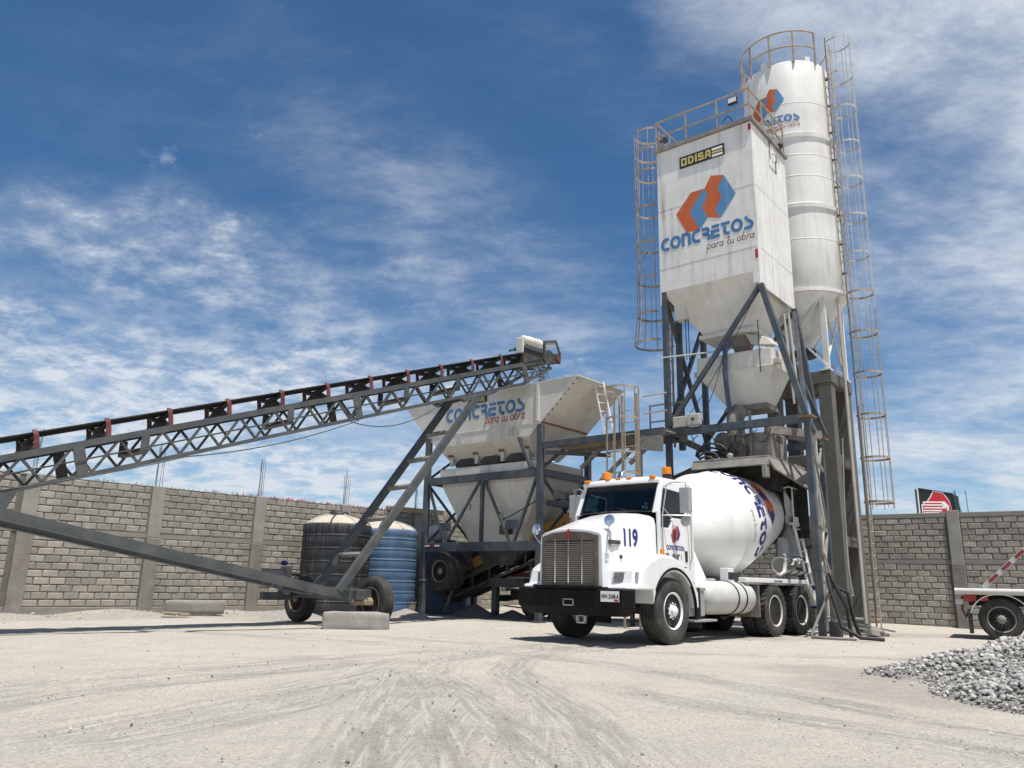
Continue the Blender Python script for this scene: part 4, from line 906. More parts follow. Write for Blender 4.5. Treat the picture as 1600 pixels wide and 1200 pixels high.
for k, x in enumerate((-4.65, -5.0, -5.3)):                                                # folded chute sections on the deck
    def half(xc, r_): return [(xc, 1.03 + r_ * cos(t), 1.47 + r_ * sin(t) * 0.95) for t in [radians(35 + 290 * i / 16) for i in range(17)]]
    r_ = 0.185 + 0.015 * k
    mbh = MB(); A_ = half(x, r_); B_ = half(x - 0.32, r_ * 1.02); n_ = len(A_)
    mbh.v = A_ + B_ + [(p[0], 1.03 + (p[1] - 1.03) * .92, 1.47 + (p[2] - 1.47) * .92) for p in A_ + B_]
    mbh.f = [(i, i + 1, n_ + i + 1, n_ + i) for i in range(n_ - 1)] + [(2 * n_ + i, 3 * n_ + i, 3 * n_ + i + 1, 2 * n_ + i + 1) for i in range(n_ - 1)] + [(i, 2 * n_ + i, 2 * n_ + i + 1, i + 1) for i in range(n_ - 1)] + [(n_ + i, n_ + i + 1, 3 * n_ + i + 1, 3 * n_ + i) for i in range(n_ - 1)]
    cs = TB('spare_chute', mbh, m_tank, smooth=40)
    build('chute_strap', MB().tube(half(x - 0.30, r_ * 1.06), 0.012, 6), m_rubber, cs, smooth=50)
TB('chute_flap', MB().tube([(-4.35, 1.10, 1.28), (-4.45, 1.12, 1.25), (-4.62, 1.15, 1.32), (-4.72, 1.15, 1.62), (-4.66, 1.15, 1.70)], [0.02, 0.03, 0.05, 0.03, 0.02], 8), m_tank, smooth=60)
# rear ladder and platform with hand rails
LA0, LA1, LB0, LB1 = Vector((-6.20, 1.02, 0.95)), Vector((-5.84, 0.90, 2.45)), Vector((-6.58, 0.98, 0.95)), Vector((-6.24, 0.86, 2.45))
lad = TB('access_ladder', MB().bar(LA0, LA1, 0.03, 0.075), m_truck)
build('ladder_rail', MB().bar(LB0, LB1, 0.03, 0.075), m_truck, lad)
for k in range(6):
    t = (k + 0.5) / 6; build('rung', MB().bar(LA0.lerp(LA1, t), LB0.lerp(LB1, t), 0.10, 0.025), m_truck, lad)
pf = TB('work_platform', MB().box(-6.50, -5.80, 0.48, 0.92, 2.42, 2.47), m_truck, bevel=0.008)
build('toe_plate', MB().box(-6.06, -5.80, 0.92, 0.94, 2.38, 2.60), m_truck, pf)
for x, y in ((-5.88, 0.90), (-6.46, 0.88), (-6.46, 0.5)):
    build('hand_rail', MB().tube([(x, y, 2.46), (x, y, 3.27)], 0.02, 7), m_truck, pf, smooth=50)
build('hand_rail', MB().tube([(-5.60, 0.78, 3.24), (-5.72, 0.88, 3.29), (-5.88, 0.90, 3.28), (-6.46, 0.88, 3.27), (-6.46, 0.5, 3.27)], 0.02, 7), m_truck, pf, smooth=50)
build('torn_sheet', MB().hexa([(-5.70, 0.78, 2.45), (-5.86, 0.82, 2.40), (-5.87, 0.84, 2.40), (-5.71, 0.80, 2.45), (-5.68, 0.78, 3.22), (-5.92, 0.86, 2.92), (-5.93, 0.88, 2.92), (-5.69, 0.80, 3.22)]), m_alu, pf)
TB('tail_beam', MB().box(-6.75, -6.6, -1.1, 1.1, 0.72, 1.0), m_truck, bevel=0.02)
TB('tail_step', MB().box(-6.75, -6.1, 0.85, 1.12, 0.88, 0.95), m_tank, bevel=0.01)
TB('tail_guard', MB().box(-6.32, -6.28, 0.55, 1.12, 0.55, 1.05), m_navy)

# ------------------------------------------------------------------ radial stacker conveyor (local x along the boom, y to its far side)
CV = thing('stacker_conveyor', 'long grey lattice belt conveyor on wheels rising over the stone bin', 'conveyor', (-7.98, 12.25, 0), radians(45.9))
SL = tan(radians(19.1)); BW = 0.95; TD = 0.55
def zt(x): return 2.67 + x * SL                 # top chord
def zb(x): return zt(x) - (TD if x < 11.9 else TD - (x - 11.9) * 0.26)
X0, X1 = -3.2, 13.05
for y in (0.0, BW):
    barp('top_chord', (X0, y, zt(X0)), (X1 + 0.05, y, zt(X1 + 0.05)), 0.07, 0.11, m_steel2, CV)
    build('bottom_chord', MB().bar((X0, y, zb(X0)), (11.9, y, zb(11.9)), 0.06, 0.075), m_steel2, CV)
    barp('bottom_chord', (11.9, y, zb(11.9)), (X1, y, zb(X1)), 0.06, 0.075, m_steel2, CV)
    x = -2.6; k = 0; plates = (1.11, 6.53, 11.91)
    while x < X1 - 0.1:
        xn = min(x + 0.36, X1)
        a, b_ = ((x, y, zt(x) - 0.04), (xn, y, zb(xn) + 0.03)) if k % 2 == 0 else ((x, y, zb(x) + 0.03), (xn, y, zt(xn) - 0.04))
        barp('lattice_brace', a, b_, 0.042, 0.042, m_steel2, CV); x = xn; k += 1
    for px_ in plates:
        yy = -0.03 if y == 0 else BW + 0.03
        build('splice_plate', MB().hexa([(px_ + 0.03, yy - .012, zb(px_)), (px_ + 0.20, yy - .012, zb(px_) + .05), (px_ + 0.20, yy + .012, zb(px_) + .05), (px_ + 0.03, yy + .012, zb(px_)), (px_ - 0.12, yy - .012, zt(px_) - .06), (px_ + 0.06, yy - .012, zt(px_) + .0), (px_ + 0.06, yy + .012, zt(px_) + .0), (px_ - 0.12, yy + .012, zt(px_) - .06)]), m_steel2, CV)
for k in range(10):
    x = -2.4 + k * 1.55
    barp('cross_tie', (x, 0, zb(x)), (x, BW, zb(x)), 0.05, 0.05, m_steel2, CV)
    barp('cross_tie', (x, 0, zt(x)), (x, BW, zt(x)), 0.05, 0.05, m_steel2, CV)
# belt: troughed top run and flat return run
def belt(name, z_off, half, trough, x0, x1, th):
    rings = []
    for i in range(41):
        x = x0 + (x1 - x0) * i / 40; z = zt(x) + z_off
        c = [(x, BW / 2 - half, z + trough), (x, BW / 2 - half * 0.4, z), (x, BW / 2 + half * 0.4, z), (x, BW / 2 + half, z + trough)]
        rings.append(c + [(p[0], p[1], p[2] + th) for p in reversed(c)])
    return build(name, MB().loft(rings), m_belt, CV)
belt('belt', 0.285, 0.44, 0.05, X0, 12.75, 0.022)
belt('return_belt', -0.27, 0.38, 0.0, X0, 12.9, 0.015)
for k, x in enumerate([-0.75, 0.45, 1.51, 2.54, 3.63, 4.74, 5.80, 6.90, 7.94, 8.97, 10.0, 11.05, 12.1]):
    z = zt(x) + 0.055
    idl = build('idler', MB().bar((x, 0.0, z + 0.03), (x, BW, z + 0.03), 0.07, 0.05), m_dark, CV)
    for sy, ya, yb, za, zb_ in ((0, 0.06, 0.34, 0.25, 0.19), (1, BW - 0.34, BW - 0.06, 0.19, 0.25), (2, 0.34, BW - 0.34, 0.19, 0.19)):
        build('roller', MB().tube([(x, ya, z + za - 0.02), (x, yb, z + zb_ - 0.02)], 0.045, 10), m_dark, idl, smooth=50)
    for y in (0.02, BW - 0.02):
        s_ = -1 if y < 0.5 else 1
        build('idler_bracket', MB().loft([[(x + c_ - 0.045, y + s_ * a, z + h) for a in (0, .04)] + [(x + c_ + 0.045, y + s_ * a, z + h) for a in (.04, 0)] for h, c_ in ((-0.02, 0.03), (0.16, 0.01), (0.25, -0.01))] + [[(x - 0.07, y - s_ * .05, z + 0.32), (x - 0.07, y + s_ * .01, z + 0.33), (x + 0.01, y + s_ * .01, z + 0.33), (x + 0.01, y - s_ * .05, z + 0.32)]]), m_redguard, idl, bevel=0.015)
    build('idler_web', MB().loft([[(x, 0.08, z + 0.05), (x, BW - 0.08, z + 0.05), (x, BW - 0.30, z + 0.17), (x, 0.30, z + 0.17)], [(x + 0.03, 0.08, z + 0.05), (x + 0.03, BW - 0.08, z + 0.05), (x + 0.03, BW - 0.30, z + 0.17), (x + 0.03, 0.30, z + 0.17)]]), m_dark, idl)
for x in (2.15, 4.95, 7.9, 9.5):
    rr_ = build('return_roller', MB().tube([(x, -0.02, zt(x) - 0.33), (x, BW + 0.02, zt(x) - 0.33)], 0.05, 10), m_dusty, CV, smooth=50)
    for y in (-0.03, BW + 0.03): build('roller_hanger', MB().box(x - 0.07, x + 0.07, y - 0.01, y + 0.01, zt(x) - 0.36, zt(x) - 0.05), m_steel2, rr_)
tubep('pull_cord', [(x, -0.06, zt(x) - 0.27) for x in (X0, 3, 6, 9, 12.6)], 0.008, m_cable, CV, 5)
# head: pulley, frame, motor
hx = 13.02
build('head_pulley', MB().tube([(hx, 0.04, zt(hx) + 0.09), (hx, BW - 0.04, zt(hx) + 0.09)], 0.20, 24), m_dusty, CV, smooth=40)
for y in (-0.05, BW + 0.05):
    bh = build('pulley_bearing', MB().tube([(hx + 0.26, y - 0.05, zt(hx) + 0.08), (hx + 0.26, y + 0.05, zt(hx) + 0.08)], 0.10, 14), m_redguard, CV, smooth=40)
    build('bearing_plate', MB().hexa([(hx - 0.30, y - .012, zb(hx) + .02), (hx + 0.38, y - .012, zt(hx) - .06), (hx + 0.38, y + .012, zt(hx) - .06), (hx - 0.30, y + .012, zb(hx) + .02), (hx - 0.30, y - .012, zt(hx) + .08), (hx + 0.34, y - .012, zt(hx) + .24), (hx + 0.34, y + .012, zt(hx) + .24), (hx - 0.30, y + .012, zt(hx) + .08)]), m_dark, CV)
    hf = build('head_frame', MB().bar((hx - 0.32, y, zt(hx - .32)), (hx - 0.32, y, zt(hx) + 0.44), 0.06, 0.06), m_steel2, CV)
    build('head_post', MB().bar((hx + 0.38, y, zt(hx) + 0.20), (hx + 0.16, y, zt(hx) + 0.58), 0.05, 0.05), m_steel2, hf)
    build('head_rail', MB().bar((hx - 0.66, y, zt(hx) + 0.30), (hx - 0.30, y, zt(hx) + 0.44), 0.05, 0.06), m_steel2, hf)
    build('head_rail', MB().bar((hx - 0.32, y, zt(hx) + 0.44), (hx + 0.18, y, zt(hx) + 0.58), 0.05, 0.06), m_steel2, hf)
    build('name_plate', MB().hexa([(hx - 0.28, y - .006, zt(hx) + .28), (hx + 0.22, y - .006, zt(hx) + .40), (hx + 0.22, y + .006, zt(hx) + .40), (hx - 0.28, y + .006, zt(hx) + .28), (hx - 0.30, y - .006, zt(hx) + .42), (hx + 0.16, y - .006, zt(hx) + .55), (hx + 0.16, y + .006, zt(hx) + .55), (hx - 0.30, y + .006, zt(hx) + .42)]), m_alu, hf)
mz = zt(12.1) + 0.40
mo = build('drive_motor', MB().lathe([(0.001, -0.30), (0.10, -0.30), (0.13, -0.27), (0.13, -0.1), (0.145, -0.09), (0.145, 0.16), (0.13, 0.17), (0.13, 0.20), (0.155, 0.21), (0.155, 0.40), (0.12, 0.43), (0.001, 0.43)], 22, 'X', (12.15, 0.02, mz + 0.24)), m_cream, CV, smooth=35)
build('motor_base', MB().box(11.85, 12.6, -0.10, 0.34, mz - 0.02, mz + 0.06), m_steel2, mo, bevel=0.01)
build('belt_guard', MB().box(11.82, 11.92, -0.05, 0.24, mz - 0.16, mz + 0.33), m_cream, mo, bevel=0.04)
build('motor_mount', MB().hexa([(11.85, -0.06, zt(11.85) + .06), (12.75, -0.06, zt(12.75) + .06), (12.75, 0.06, zt(12.75) + .06), (11.85, 0.06, zt(11.85) + .06), (11.85, -0.06, mz - .02), (12.75, -0.06, mz + .08), (12.75, 0.06, mz + .08), (11.85, 0.06, mz - .02)]), m_dark, mo)
# raking legs with rungs, draw beams and axle
nl0, nl1 = Vector((6.35, -0.12, 0.72)), Vector((10.15, -0.06, zb(10.15) - 0.08)); fl0, fl1 = Vector((6.55, 1.10, 0.72)), Vector((10.15, BW + 0.06, zb(10.15) - 0.08))
n_dir = (nl1 - nl0).normalized(); leg_up = Vector((0, 1, 0))
lg = build('near_leg', MB().bar(nl0, nl1, 0.16, 0.12, leg_up), m_steel2, CV); lf = build('far_leg', MB().bar(fl0, fl1, 0.16, 0.12, leg_up), m_steel2, CV)
for t in (0.16, 0.33, 0.49, 0.64, 0.79):
    build('leg_rung', MB().bar(nl0.lerp(nl1, t), fl0.lerp(fl1, t), 0.10, 0.06, n_dir), m_dusty, lg)
for y in (-0.02, BW + 0.02):
    build('saddle_plate', MB().hexa([(9.75, y - .06, zb(9.75) - .16), (10.75, y - .06, zb(10.75) - .10), (10.75, y + .06, zb(10.75) - .10), (9.75, y + .06, zb(9.75) - .16), (9.55, y - .06, zb(9.55) - .03), (10.95, y - .06, zb(10.95) - .03), (10.95, y + .06, zb(10.95) - .03), (9.55, y + .06, zb(9.55) - .03)]), m_steel2, CV, bevel=0.01)
for y, xr in ((-0.12, 6.45), (1.10, 6.65)):
    db = build('draw_beam', MB().bar((-0.9, y, 2.02), (xr, y, 0.66), 0.09, 0.155), m_steel2, CV)
    build('beam_flange', MB().bar((-0.9, y, 2.02 - 0.088), (xr - 0.3, y, 0.66 - 0.088 + 0.062), 0.16, 0.018), m_steel2, db)
    build('gusset', MB().hexa([(-0.8, y - .015, 1.95), (0.15, y - .015, 1.84), (0.15, y + .015, 1.84), (-0.8, y + .015, 1.95), (-0.9, y - .015, zb(-.9) + .02), (0.30, y - .015, zb(.3) - .01), (0.30, y + .015, zb(.3) - .01), (-0.9, y + .015, zb(-.9) + .02)]), m_steel2, CV)
build('axle_beam', MB().bar((6.62, -0.55, 0.66), (6.62, 2.55, 0.66), 0.22, 0.20), m_steel2, CV, bevel=0.01)
build('axle_box', MB().box(6.42, 7.0, -0.42, -0.10, 0.56, 0.77), m_steel2, CV, bevel=0.01)
build('stub_axle', MB().tube([(6.5, -0.40, 0.53), (6.85, -0.40, 0.53), (6.85, -0.40, 0.53), (7.05, -0.40, 0.53)], [0.05, 0.05, 0.085, 0.085], 12), m_rimb, CV, smooth=40)
build('lower_axle_box', MB().box(6.55, 6.98, -0.50, -0.30, 0.46, 0.55), m_rimb, CV, bevel=0.01)
wheel(CV, (7.08, -0.40, 0.52), 0.52, 0.26, -1, m_rimb, 0.29, 0.10, axis='X', hub=0.09)
wheel(CV, (7.0, 2.35, 0.52), 0.52, 0.26, -1, m_rimb, 0.29, 0.10, axis='X', hub=0.09)
build('stub_axle', MB().tube([(6.0, 2.30, 0.60), (6.7, 2.30, 0.55)], 0.07, 10), m_dusty, CV, smooth=40)
build('spare_beam', MB().box(5.85, 6.6, 2.0, 2.15, 0.50, 0.66), m_steel2, CV)
gm_ = build('travel_motor', MB().tube([(5.75, 2.0, 1.02), (5.80, 2.0, 1.02), (6.25, 2.0, 1.02), (6.35, 2.0, 1.02)], [0.10, 0.13, 0.13, 0.09], 16), m_dusty, CV, smooth=40)
build('gear_case', MB().box(6.30, 6.45, 1.86, 2.16, 0.60, 1.22), m_dusty, gm_, bevel=0.03)
build('chain_guard', MB().tube([(6.5, 2.3, 1.0), (6.62, 2.3, 1.06), (6.75, 2.25, 1.08), (6.9, 2.2, 1.0), (6.95, 2.2, 0.8)], 0.04, 8), m_dark, gm_, smooth=60)
build('rag', MB().lathe([(0.001, 0), (0.07, 0.01), (0.09, 0.05), (0.05, 0.10), (0.001, 0.11)], 9, 'Z', (6.3, 2.0, 1.24)), m_navy, gm_, smooth=60)
cp = []
for i in range(13):
    t = i / 12; x = -3.0 + 5.9 * t; cp.append((x, -0.07, (1.55 + (zb(2.9) - 1.6) * t) - 0.45 * 4 * t * (1 - t) * 0.35))
build('hanging_cable', MB().tube(cp, 0.011, 5), m_cable, CV, smooth=60)
cp = [(2.9 + 3.7 * i / 10, -0.07, zb(2.9) + (zb(6.6) - zb(2.9)) * i / 10 - 0.05 - 0.13 * 4 * (i / 10) * (1 - i / 10)) for i in range(11)]
build('hanging_cable', MB().tube(cp, 0.011, 5), m_cable, CV, smooth=60)
cp = [(6.4 + 2.6 * i / 10, -0.07, zb(6.4) + (zb(9.0) - zb(6.4)) * i / 10 - 0.05 - 0.30 * 4 * (i / 10) * (1 - i / 10)) for i in range(11)]
build('hanging_cable', MB().tube(cp, 0.011, 5), m_cable, CV, smooth=60)
# tail of the boom down to its pivot, out of the picture
barp('tail_leg', (X0 + .2, 0, zb(X0)), (X0 + .2, 0, 0), 0.1, 0.1, m_steel2, CV); barp('tail_leg', (X0 + .2, BW, zb(X0)), (X0 + .2, BW, 0), 0.1, 0.1, m_steel2, CV)
# stones dropping off the head pulley
cvm = Matrix.Translation((-7.98, 12.25, 0)) @ Matrix.Rotation(radians(45.9), 4, 'Z')
items = []
for _ in range(560):
    t = random.random(); p = cvm @ Vector((13.10 + 0.18 * t + random.gauss(0, 0.07), BW / 2 + random.gauss(0, 0.13), zt(13.0) - 0.05 - 1.15 * t)); items.append((tuple(p), rnd(0.012, 0.030), random.randrange(14)))
o = build('falling_stone', scatter_mesh('falling_stone', items), m_pebble); tag(o, 'stream of stone dropping from the conveyor head into the bin', 'falling stone', kind='stuff')

# ------------------------------------------------------------------ aggregate bin on its steel frame (u right, v back)
PF = radians(49.5 - 90)
BN = thing('aggregate_bin', 'cream stone bin and weigh hopper on a portable blue-grey steel frame', 'aggregate bin', (0.80, 20.80, 0), PF)
def BB(name, mb, mat, **k): return build(name, mb, mat, BN, **k)
def rect(u0_, u1_, v0_, v1_, z): return [(u0_, v0_, z), (u1_, v0_, z), (u1_, v1_, z), (u0_, v1_, z)]
for u, v, h in ((0, 0, 5.12), (-4.3, 0, 5.15), (0, 2.2, 5.1), (-4.3, 2.2, 5.1)):
    p = BB('post', MB().box(u - 0.075, u + 0.075, v - 0.075, v + 0.075, -0.1, h), m_steel)
    build('base_plate', MB().box(u - 0.14, u + 0.14, v - 0.14, v + 0.14, 0.0, 0.05), m_steel, p)
for v in (0.0, 2.2):
    BB('lower_beam', MB().box(-4.225, -0.075, v - 0.06, v + 0.06, 1.80, 2.05), m_steel, bevel=0.008)
    BB('upper_beam', MB().box(-4.225, -0.075, v - 0.05, v + 0.05, 3.74, 3.95), m_steel, bevel=0.008)
    for (a, za), (c, zc_) in (((-4.23, 3.74), (-3.50, 2.05)), ((-2.15, 3.74), (-3.42, 2.05)), ((-1.98, 3.74), (-1.02, 2.05)), ((-0.10, 3.74), (-0.86, 2.05))):
        BB('brace', MB().bar((a, v, za), (c, v, zc_), 0.065, 0.065), m_steel)
    BB('king_post', MB().box(-2.10, -2.01, v - 0.045, v + 0.045, 2.05, 3.74), m_steel)
    for u in (-3.46, -0.94): BB('gusset', MB().box(u - 0.22, u + 0.22, v - 0.01, v + 0.01, 2.38, 2.62), m_steel)
for u in (-4.3, 0.0):
    BB('end_beam', MB().box(u - 0.05, u + 0.05, 0.075, 2.125, 1.82, 2.04), m_steel); BB('end_beam', MB().box(u - 0.05, u + 0.05, 0.075, 2.125, 3.76, 3.94), m_steel)
    BB('brace', MB().bar((u, 0.08, 2.05), (u, 2.12, 3.75), 0.06, 0.06), m_steel); BB('brace', MB().bar((u, 2.12, 2.05), (u, 0.08, 3.75), 0.06, 0.06), m_steel)
    BB('brace', MB().bar((u, 0.08, 3.95), (u, 1.5, 4.9), 0.06, 0.06), m_steel)
BB('strut', MB().bar((-0.30, -0.02, 3.97), (-0.78, 0.02, 4.85), 0.075, 0.075), m_steel)
BB('strut', MB().bar((-0.55, 0.0, 3.95), (-0.22, -0.0, 3.96), 0.05, 0.05), m_steel)
b = MB()
for u, mt in ((-4.12, m_signwhite), (-3.92, m_red), (-3.72, m_signwhite)): BB('reflector', MB().box(u - 0.10, u + 0.10, -0.066, -0.06, 1.945, 1.99), mt)
# upper hopper: five tilted plates per side, ribs and seams
Z3, Z2, Z1, ZO = 6.30, 5.20, 4.86, 4.36
R3 = rect(-5.48, 1.22, 0.0, 2.2, Z3); R2 = rect(-4.42, 0.0, 0.0, 2.2, Z2); R1 = rect(-3.98, -0.40, 0.0, 2.2, Z1); RO = rect(-3.72, -0.62, 0.55, 1.65, ZO)
hp_ = MB()
def inset(r_, d):
    cu = sum(p[0] for p in r_) / 4; cv = sum(p[1] for p in r_) / 4
    return [(p[0] + (d if p[0] < cu else -d), p[1] + (d if p[1] < cv else -d), p[2]) for p in r_]
up = BB('upper_hopper', MB().loft([RO, R1, R2, R3, inset(R3, 0.02), inset(R2, 0.02), inset(R1, 0.02), inset([(p[0], p[1], p[2] + .02) for p in RO], 0.02)], False, False), m_cream)
for a_, b_ in ((R3[0], R3[1]), (R3[1], R3[2]), (R3[2], R3[3]), (R3[3], R3[0])): build('rim_flange', MB().bar(Vector(a_) + Vector((0, 0, .0)), Vector(b_), 0.07, 0.03), m_cream, up)
for u in (-0.10,):
    build('rib', MB().box(u - 0.05, u + 0.05, -0.045, -0.002, Z2 + 0.03, Z3 - 0.03), m_cream, up, bevel=0.008)
build('front_seam', MB().bar((-4.3, -0.006, Z2), (-0.05, -0.006, Z2), 0.012, 0.018), m_cream, up)
for v0_, v1_ in ((0.05, 2.15),): build('rusty_seam', MB().bar((0.012, v0_, Z2 + 0.01), (0.012, v1_, Z2 - 0.0), 0.03, 0.07), m_stain, up)
for k in range(9):                                                         # bolt heads up the corner of the end plate
    t = (k + 0.5) / 9; p = Vector(R2[1]).lerp(Vector(R3[1]), t); build('bolt', MB().lathe([(0.02, -0.01), (0.02, 0.02)], 6, 'X', p + Vector((0.01, 0.05, 0))), m_dark, up)
for u in (-3.62, -2.62, -1.62, -0.72):
    build('gate_tab', MB().box(u - 0.06, u + 0.06, 0.30, 0.36, 4.30, 4.64), m_cream, up, bevel=0.01)
    build('gate_hinge', MB().tube([(u - 0.10, 0.28, 4.62), (u + 0.10, 0.28, 4.62)], 0.05, 10), m_stain, up, smooth=50)
for u0_, u1_ in ((-3.50, -2.74), (-2.50, -1.74), (-1.50, -0.84)):
    build('gate', MB().loft([rect(u0_ + 0.20, u1_ - 0.20, 0.40, 1.6, 4.60), rect(u0_, u1_, 0.36, 1.65, 4.36), rect(u0_, u1_, 0.36, 1.65, 4.27)]), m_dark, up)
fnB = lambda u, v: (-4.02 + u, -0.006, 5.42 + v * 0.40)
letters('bin_name', 'COnCRETOS', BOLD, 0.23, lambda u, v: (-3.62 + u, -0.006, 5.56 + v * 0.40), m_lettblue, up, fit=3.05)
letters('bin_slogan', 'para tu obra', SCRIPT, 0.085, lambda u, v: (-2.05 + u, -0.006, 5.36 + v * 0.36), m_lettred, up, slant=0.12, fit=1.5)
build('bin_maker_sign', MB().box(-2.55, -1.98, -0.02, -0.004, 6.02, 6.20), m_ink, up)
letters('sign_letters', 'SAE', BLOCKY, 0.17, lambda u, v: (-2.50 + u, -0.024, 6.05 + v * 0.12), m_odyel, up, fit=0.46)
for u, w in ((-3.05, 0.10), (-1.05, 0.10), (-0.9, 0.08)): build('patch', MB().box(u - w, u + w, -0.012, -0.002, 4.90, 5.16), m_tank, up)
# weigh hopper
W3 = rect(-3.80, -0.08, 0.10, 2.1, 4.16); W2 = rect(-3.76, -0.10, 0.12, 2.08, 3.66); W1 = rect(-3.02, -1.15, 0.62, 1.55, 2.02)
wh = BB('weigh_hopper', MB().loft([W1, W2, W3, inset(W3, .02), inset(W2, .02), inset([(p[0], p[1], p[2] + .02) for p in W1], .02)], False, False), m_cream)
build('hopper_rim', MB().box(-3.84, -0.04, 0.07, 0.10, 3.96, 4.19), m_cream, wh, bevel=0.008)
build('hopper_seam', MB().bar((-3.76, 0.112, 3.66), (-0.10, 0.112, 3.66), 0.02, 0.025), m_cream, wh)
for u, z in ((-2.75, 3.05), (-0.62, 3.45), (-1.62, 2.78)):
    build('lug', MB().tube([(u, 0.26, z + 0.08), (u + 0.05, 0.22, z + 0.08), (u + 0.05, 0.22, z - 0.05), (u, 0.2, z - 0.08)], 0.012, 6), m_dark, wh, smooth=50)
BB('air_hose', MB().tube([(-1.45, 0.05, 2.6), (-1.0, 0.06, 2.75), (-0.5, 0.06, 2.95), (-0.1, 0.10, 3.15)], 0.015, 6), m_cable, smooth=60)
BB('gate_arm', MB().bar((-1.45, 0.10, 3.0), (-1.25, 0.08, 2.4), 0.06, 0.06), m_galv)
BB('gate_block', MB().box(-1.45, -1.15, 0.05, 0.30, 2.25, 2.5), m_dark, bevel=0.02)
BB('hopper_outlet', MB().loft([rect(-2.9, -1.25, 0.7, 1.5, 2.02), rect(-2.7, -1.6, 0.85, 1.4, 1.45)], False, False), m_dark)
for v in (0.20, 0.52, 1.72, 2.04):
    wheel(BN, (-3.70, v, 1.26), 0.54, 0.28, -1, m_rimb, 0.30, 0.12, axis='Y', hub=0.10, holes=5)
BB('axle', MB().tube([(-3.70, 0.1, 1.26), (-3.70, 2.1, 1.26)], 0.07, 10), m_dark, smooth=50)
BB('suspension', MB().box(-4.2, -3.2, 0.75, 0.88, 1.40, 1.80), m_dark); BB('suspension', MB().box(-4.2, -3.2, 1.32, 1.45, 1.40, 1.80), m_dark)
at_ = BB('air_tank', MB().lathe([(0.001, -0.36), (0.12, -0.345), (0.20, -0.28), (0.24, -0.18), (0.245, 0.18), (0.20, 0.28), (0.12, 0.345), (0.001, 0.36)], 24, 'X', (-4.78, 1.0, 2.42)), m_cream, smooth=50)
build('tank_bracket', MB().box(-4.85, -4.35, 0.94, 1.06, 2.10, 2.20), m_steel, at_)
for k in range(3): BB('valve_rack', MB().box(0.16, 0.30, 0.35 + k * .55, 0.75 + k * .55, 3.15, 3.38), m_dusty, bevel=0.02)
BB('valve_shelf', MB().box(0.08, 0.34, 0.15, 2.1, 2.96, 3.10), m_steel)
BB('jack_leg', MB().box(-2.55, -2.38, 1.05, 1.22, -0.05, 1.2), m_steel)
BB('brace', MB().bar((-4.25, 0.9, 0.1), (-3.9, 0.9, 0.9), 0.06, 0.06), m_dusty)
BB('lock_ring', MB().box(-4.39, -4.21, -0.09, 0.09, 0.98, 1.02), m_dusty)
BB('lifting_eye', MB().tube([(0.14 + 0.05 * cos(t), 2.2, 3.42 + 0.05 * sin(t)) for t in [2 * pi * k / 12 for k in range(12)]], 0.014, 6, True), m_steel, smooth=60)

# ------------------------------------------------------------------ transfer conveyor from under the bin up to the mixing chute
TC = thing('transfer_conveyor', 'dark feed conveyor with yellow skirts climbing from under the bin', 'conveyor', (0.80, 20.80, 0), PF)
def tz(u): return 0.80 + (u + 4.4) * 0.342
U0, U1 = -4.45, 5.15; VC = 1.35
for v in (VC - 0.42, VC + 0.42):
    build('stringer', MB().bar((U0, v, tz(U0)), (U1, v, tz(U1)), 0.06, 0.16), m_dark, TC)
    build('lower_stringer', MB().bar((U0 + .5, v, tz(U0 + .5) - 0.42), (U1, v, tz(U1) - 0.42), 0.05, 0.08), m_dark, TC)
    for k in range(14):
        u = U0 + 0.6 + k * 0.66; build('web_post', MB().bar((u, v, tz(u) - 0.40), (u, v, tz(u) + 0.22), 0.045, 0.045), m_dark, TC)
build('belt', MB().hexa([(U0, VC - .38, tz(U0) + .10), (U1, VC - .38, tz(U1) + .10), (U1, VC + .38, tz(U1) + .10), (U0, VC + .38, tz(U0) + .10), (U0, VC - .38, tz(U0) + .14), (U1, VC - .38, tz(U1) + .14), (U1, VC + .38, tz(U1) + .14), (U0, VC + .38, tz(U0) + .14)]), m_belt, TC)
build('return_belt', MB().hexa([(U0, VC - .36, tz(U0) - .40), (U1, VC - .36, tz(U1) - .40), (U1, VC + .36, tz(U1) - .40), (U0, VC + .36, tz(U0) - .40), (U0, VC - .36, tz(U0) - .37), (U1, VC - .36, tz(U1) - .37), (U1, VC + .36, tz(U1) - .37), (U0, VC + .36, tz(U0) - .37)]), m_belt, TC)
for v in (VC - 0.36, VC + 0.36):
    build('skirt', MB().hexa([(-3.6, v - .015, tz(-3.6) + .16), (0.9, v - .015, tz(.9) + .16), (0.9, v + .015, tz(.9) + .16), (-3.6, v + .015, tz(-3.6) + .16), (-3.6, v - .015, tz(-3.6) + .46), (0.9, v - .015, tz(.9) + .46), (0.9, v + .015, tz(.9) + .46), (-3.6, v + .015, tz(-3.6) + .46)]), m_yellow, TC)
build('tail_pulley', MB().tube([(U0, VC - .4, tz(U0) - .05), (U0, VC + .4, tz(U0) - .05)], 0.18, 16), m_dark, TC, smooth=50)
build('head_pulley', MB().tube([(U1, VC - .45, tz(U1) + .0), (U1, VC + .45, tz(U1))], 0.22, 16), m_dark, TC, smooth=50)
build('head_guard', MB().tube([(U1 - .35, VC - .5, tz(U1) + .25), (U1 - .35, VC - .35, tz(U1) + .25)], 0.22, 14), m_dark, TC, smooth=50)
build('plough_box', MB().box(-2.5, -1.2, VC - .5, VC + .5, 0.86, 1.10), m_dark, TC)
for u in (-1.0, 2.2): build('support_leg', MB().bar((u, VC - .42, 0), (u, VC - .42, tz(u) - .4), 0.09, 0.09), m_dark, TC); build('support_leg', MB().bar((u, VC + .42, 0), (u, VC + .42, tz(u) - .4), 0.09, 0.09), m_dark, TC)

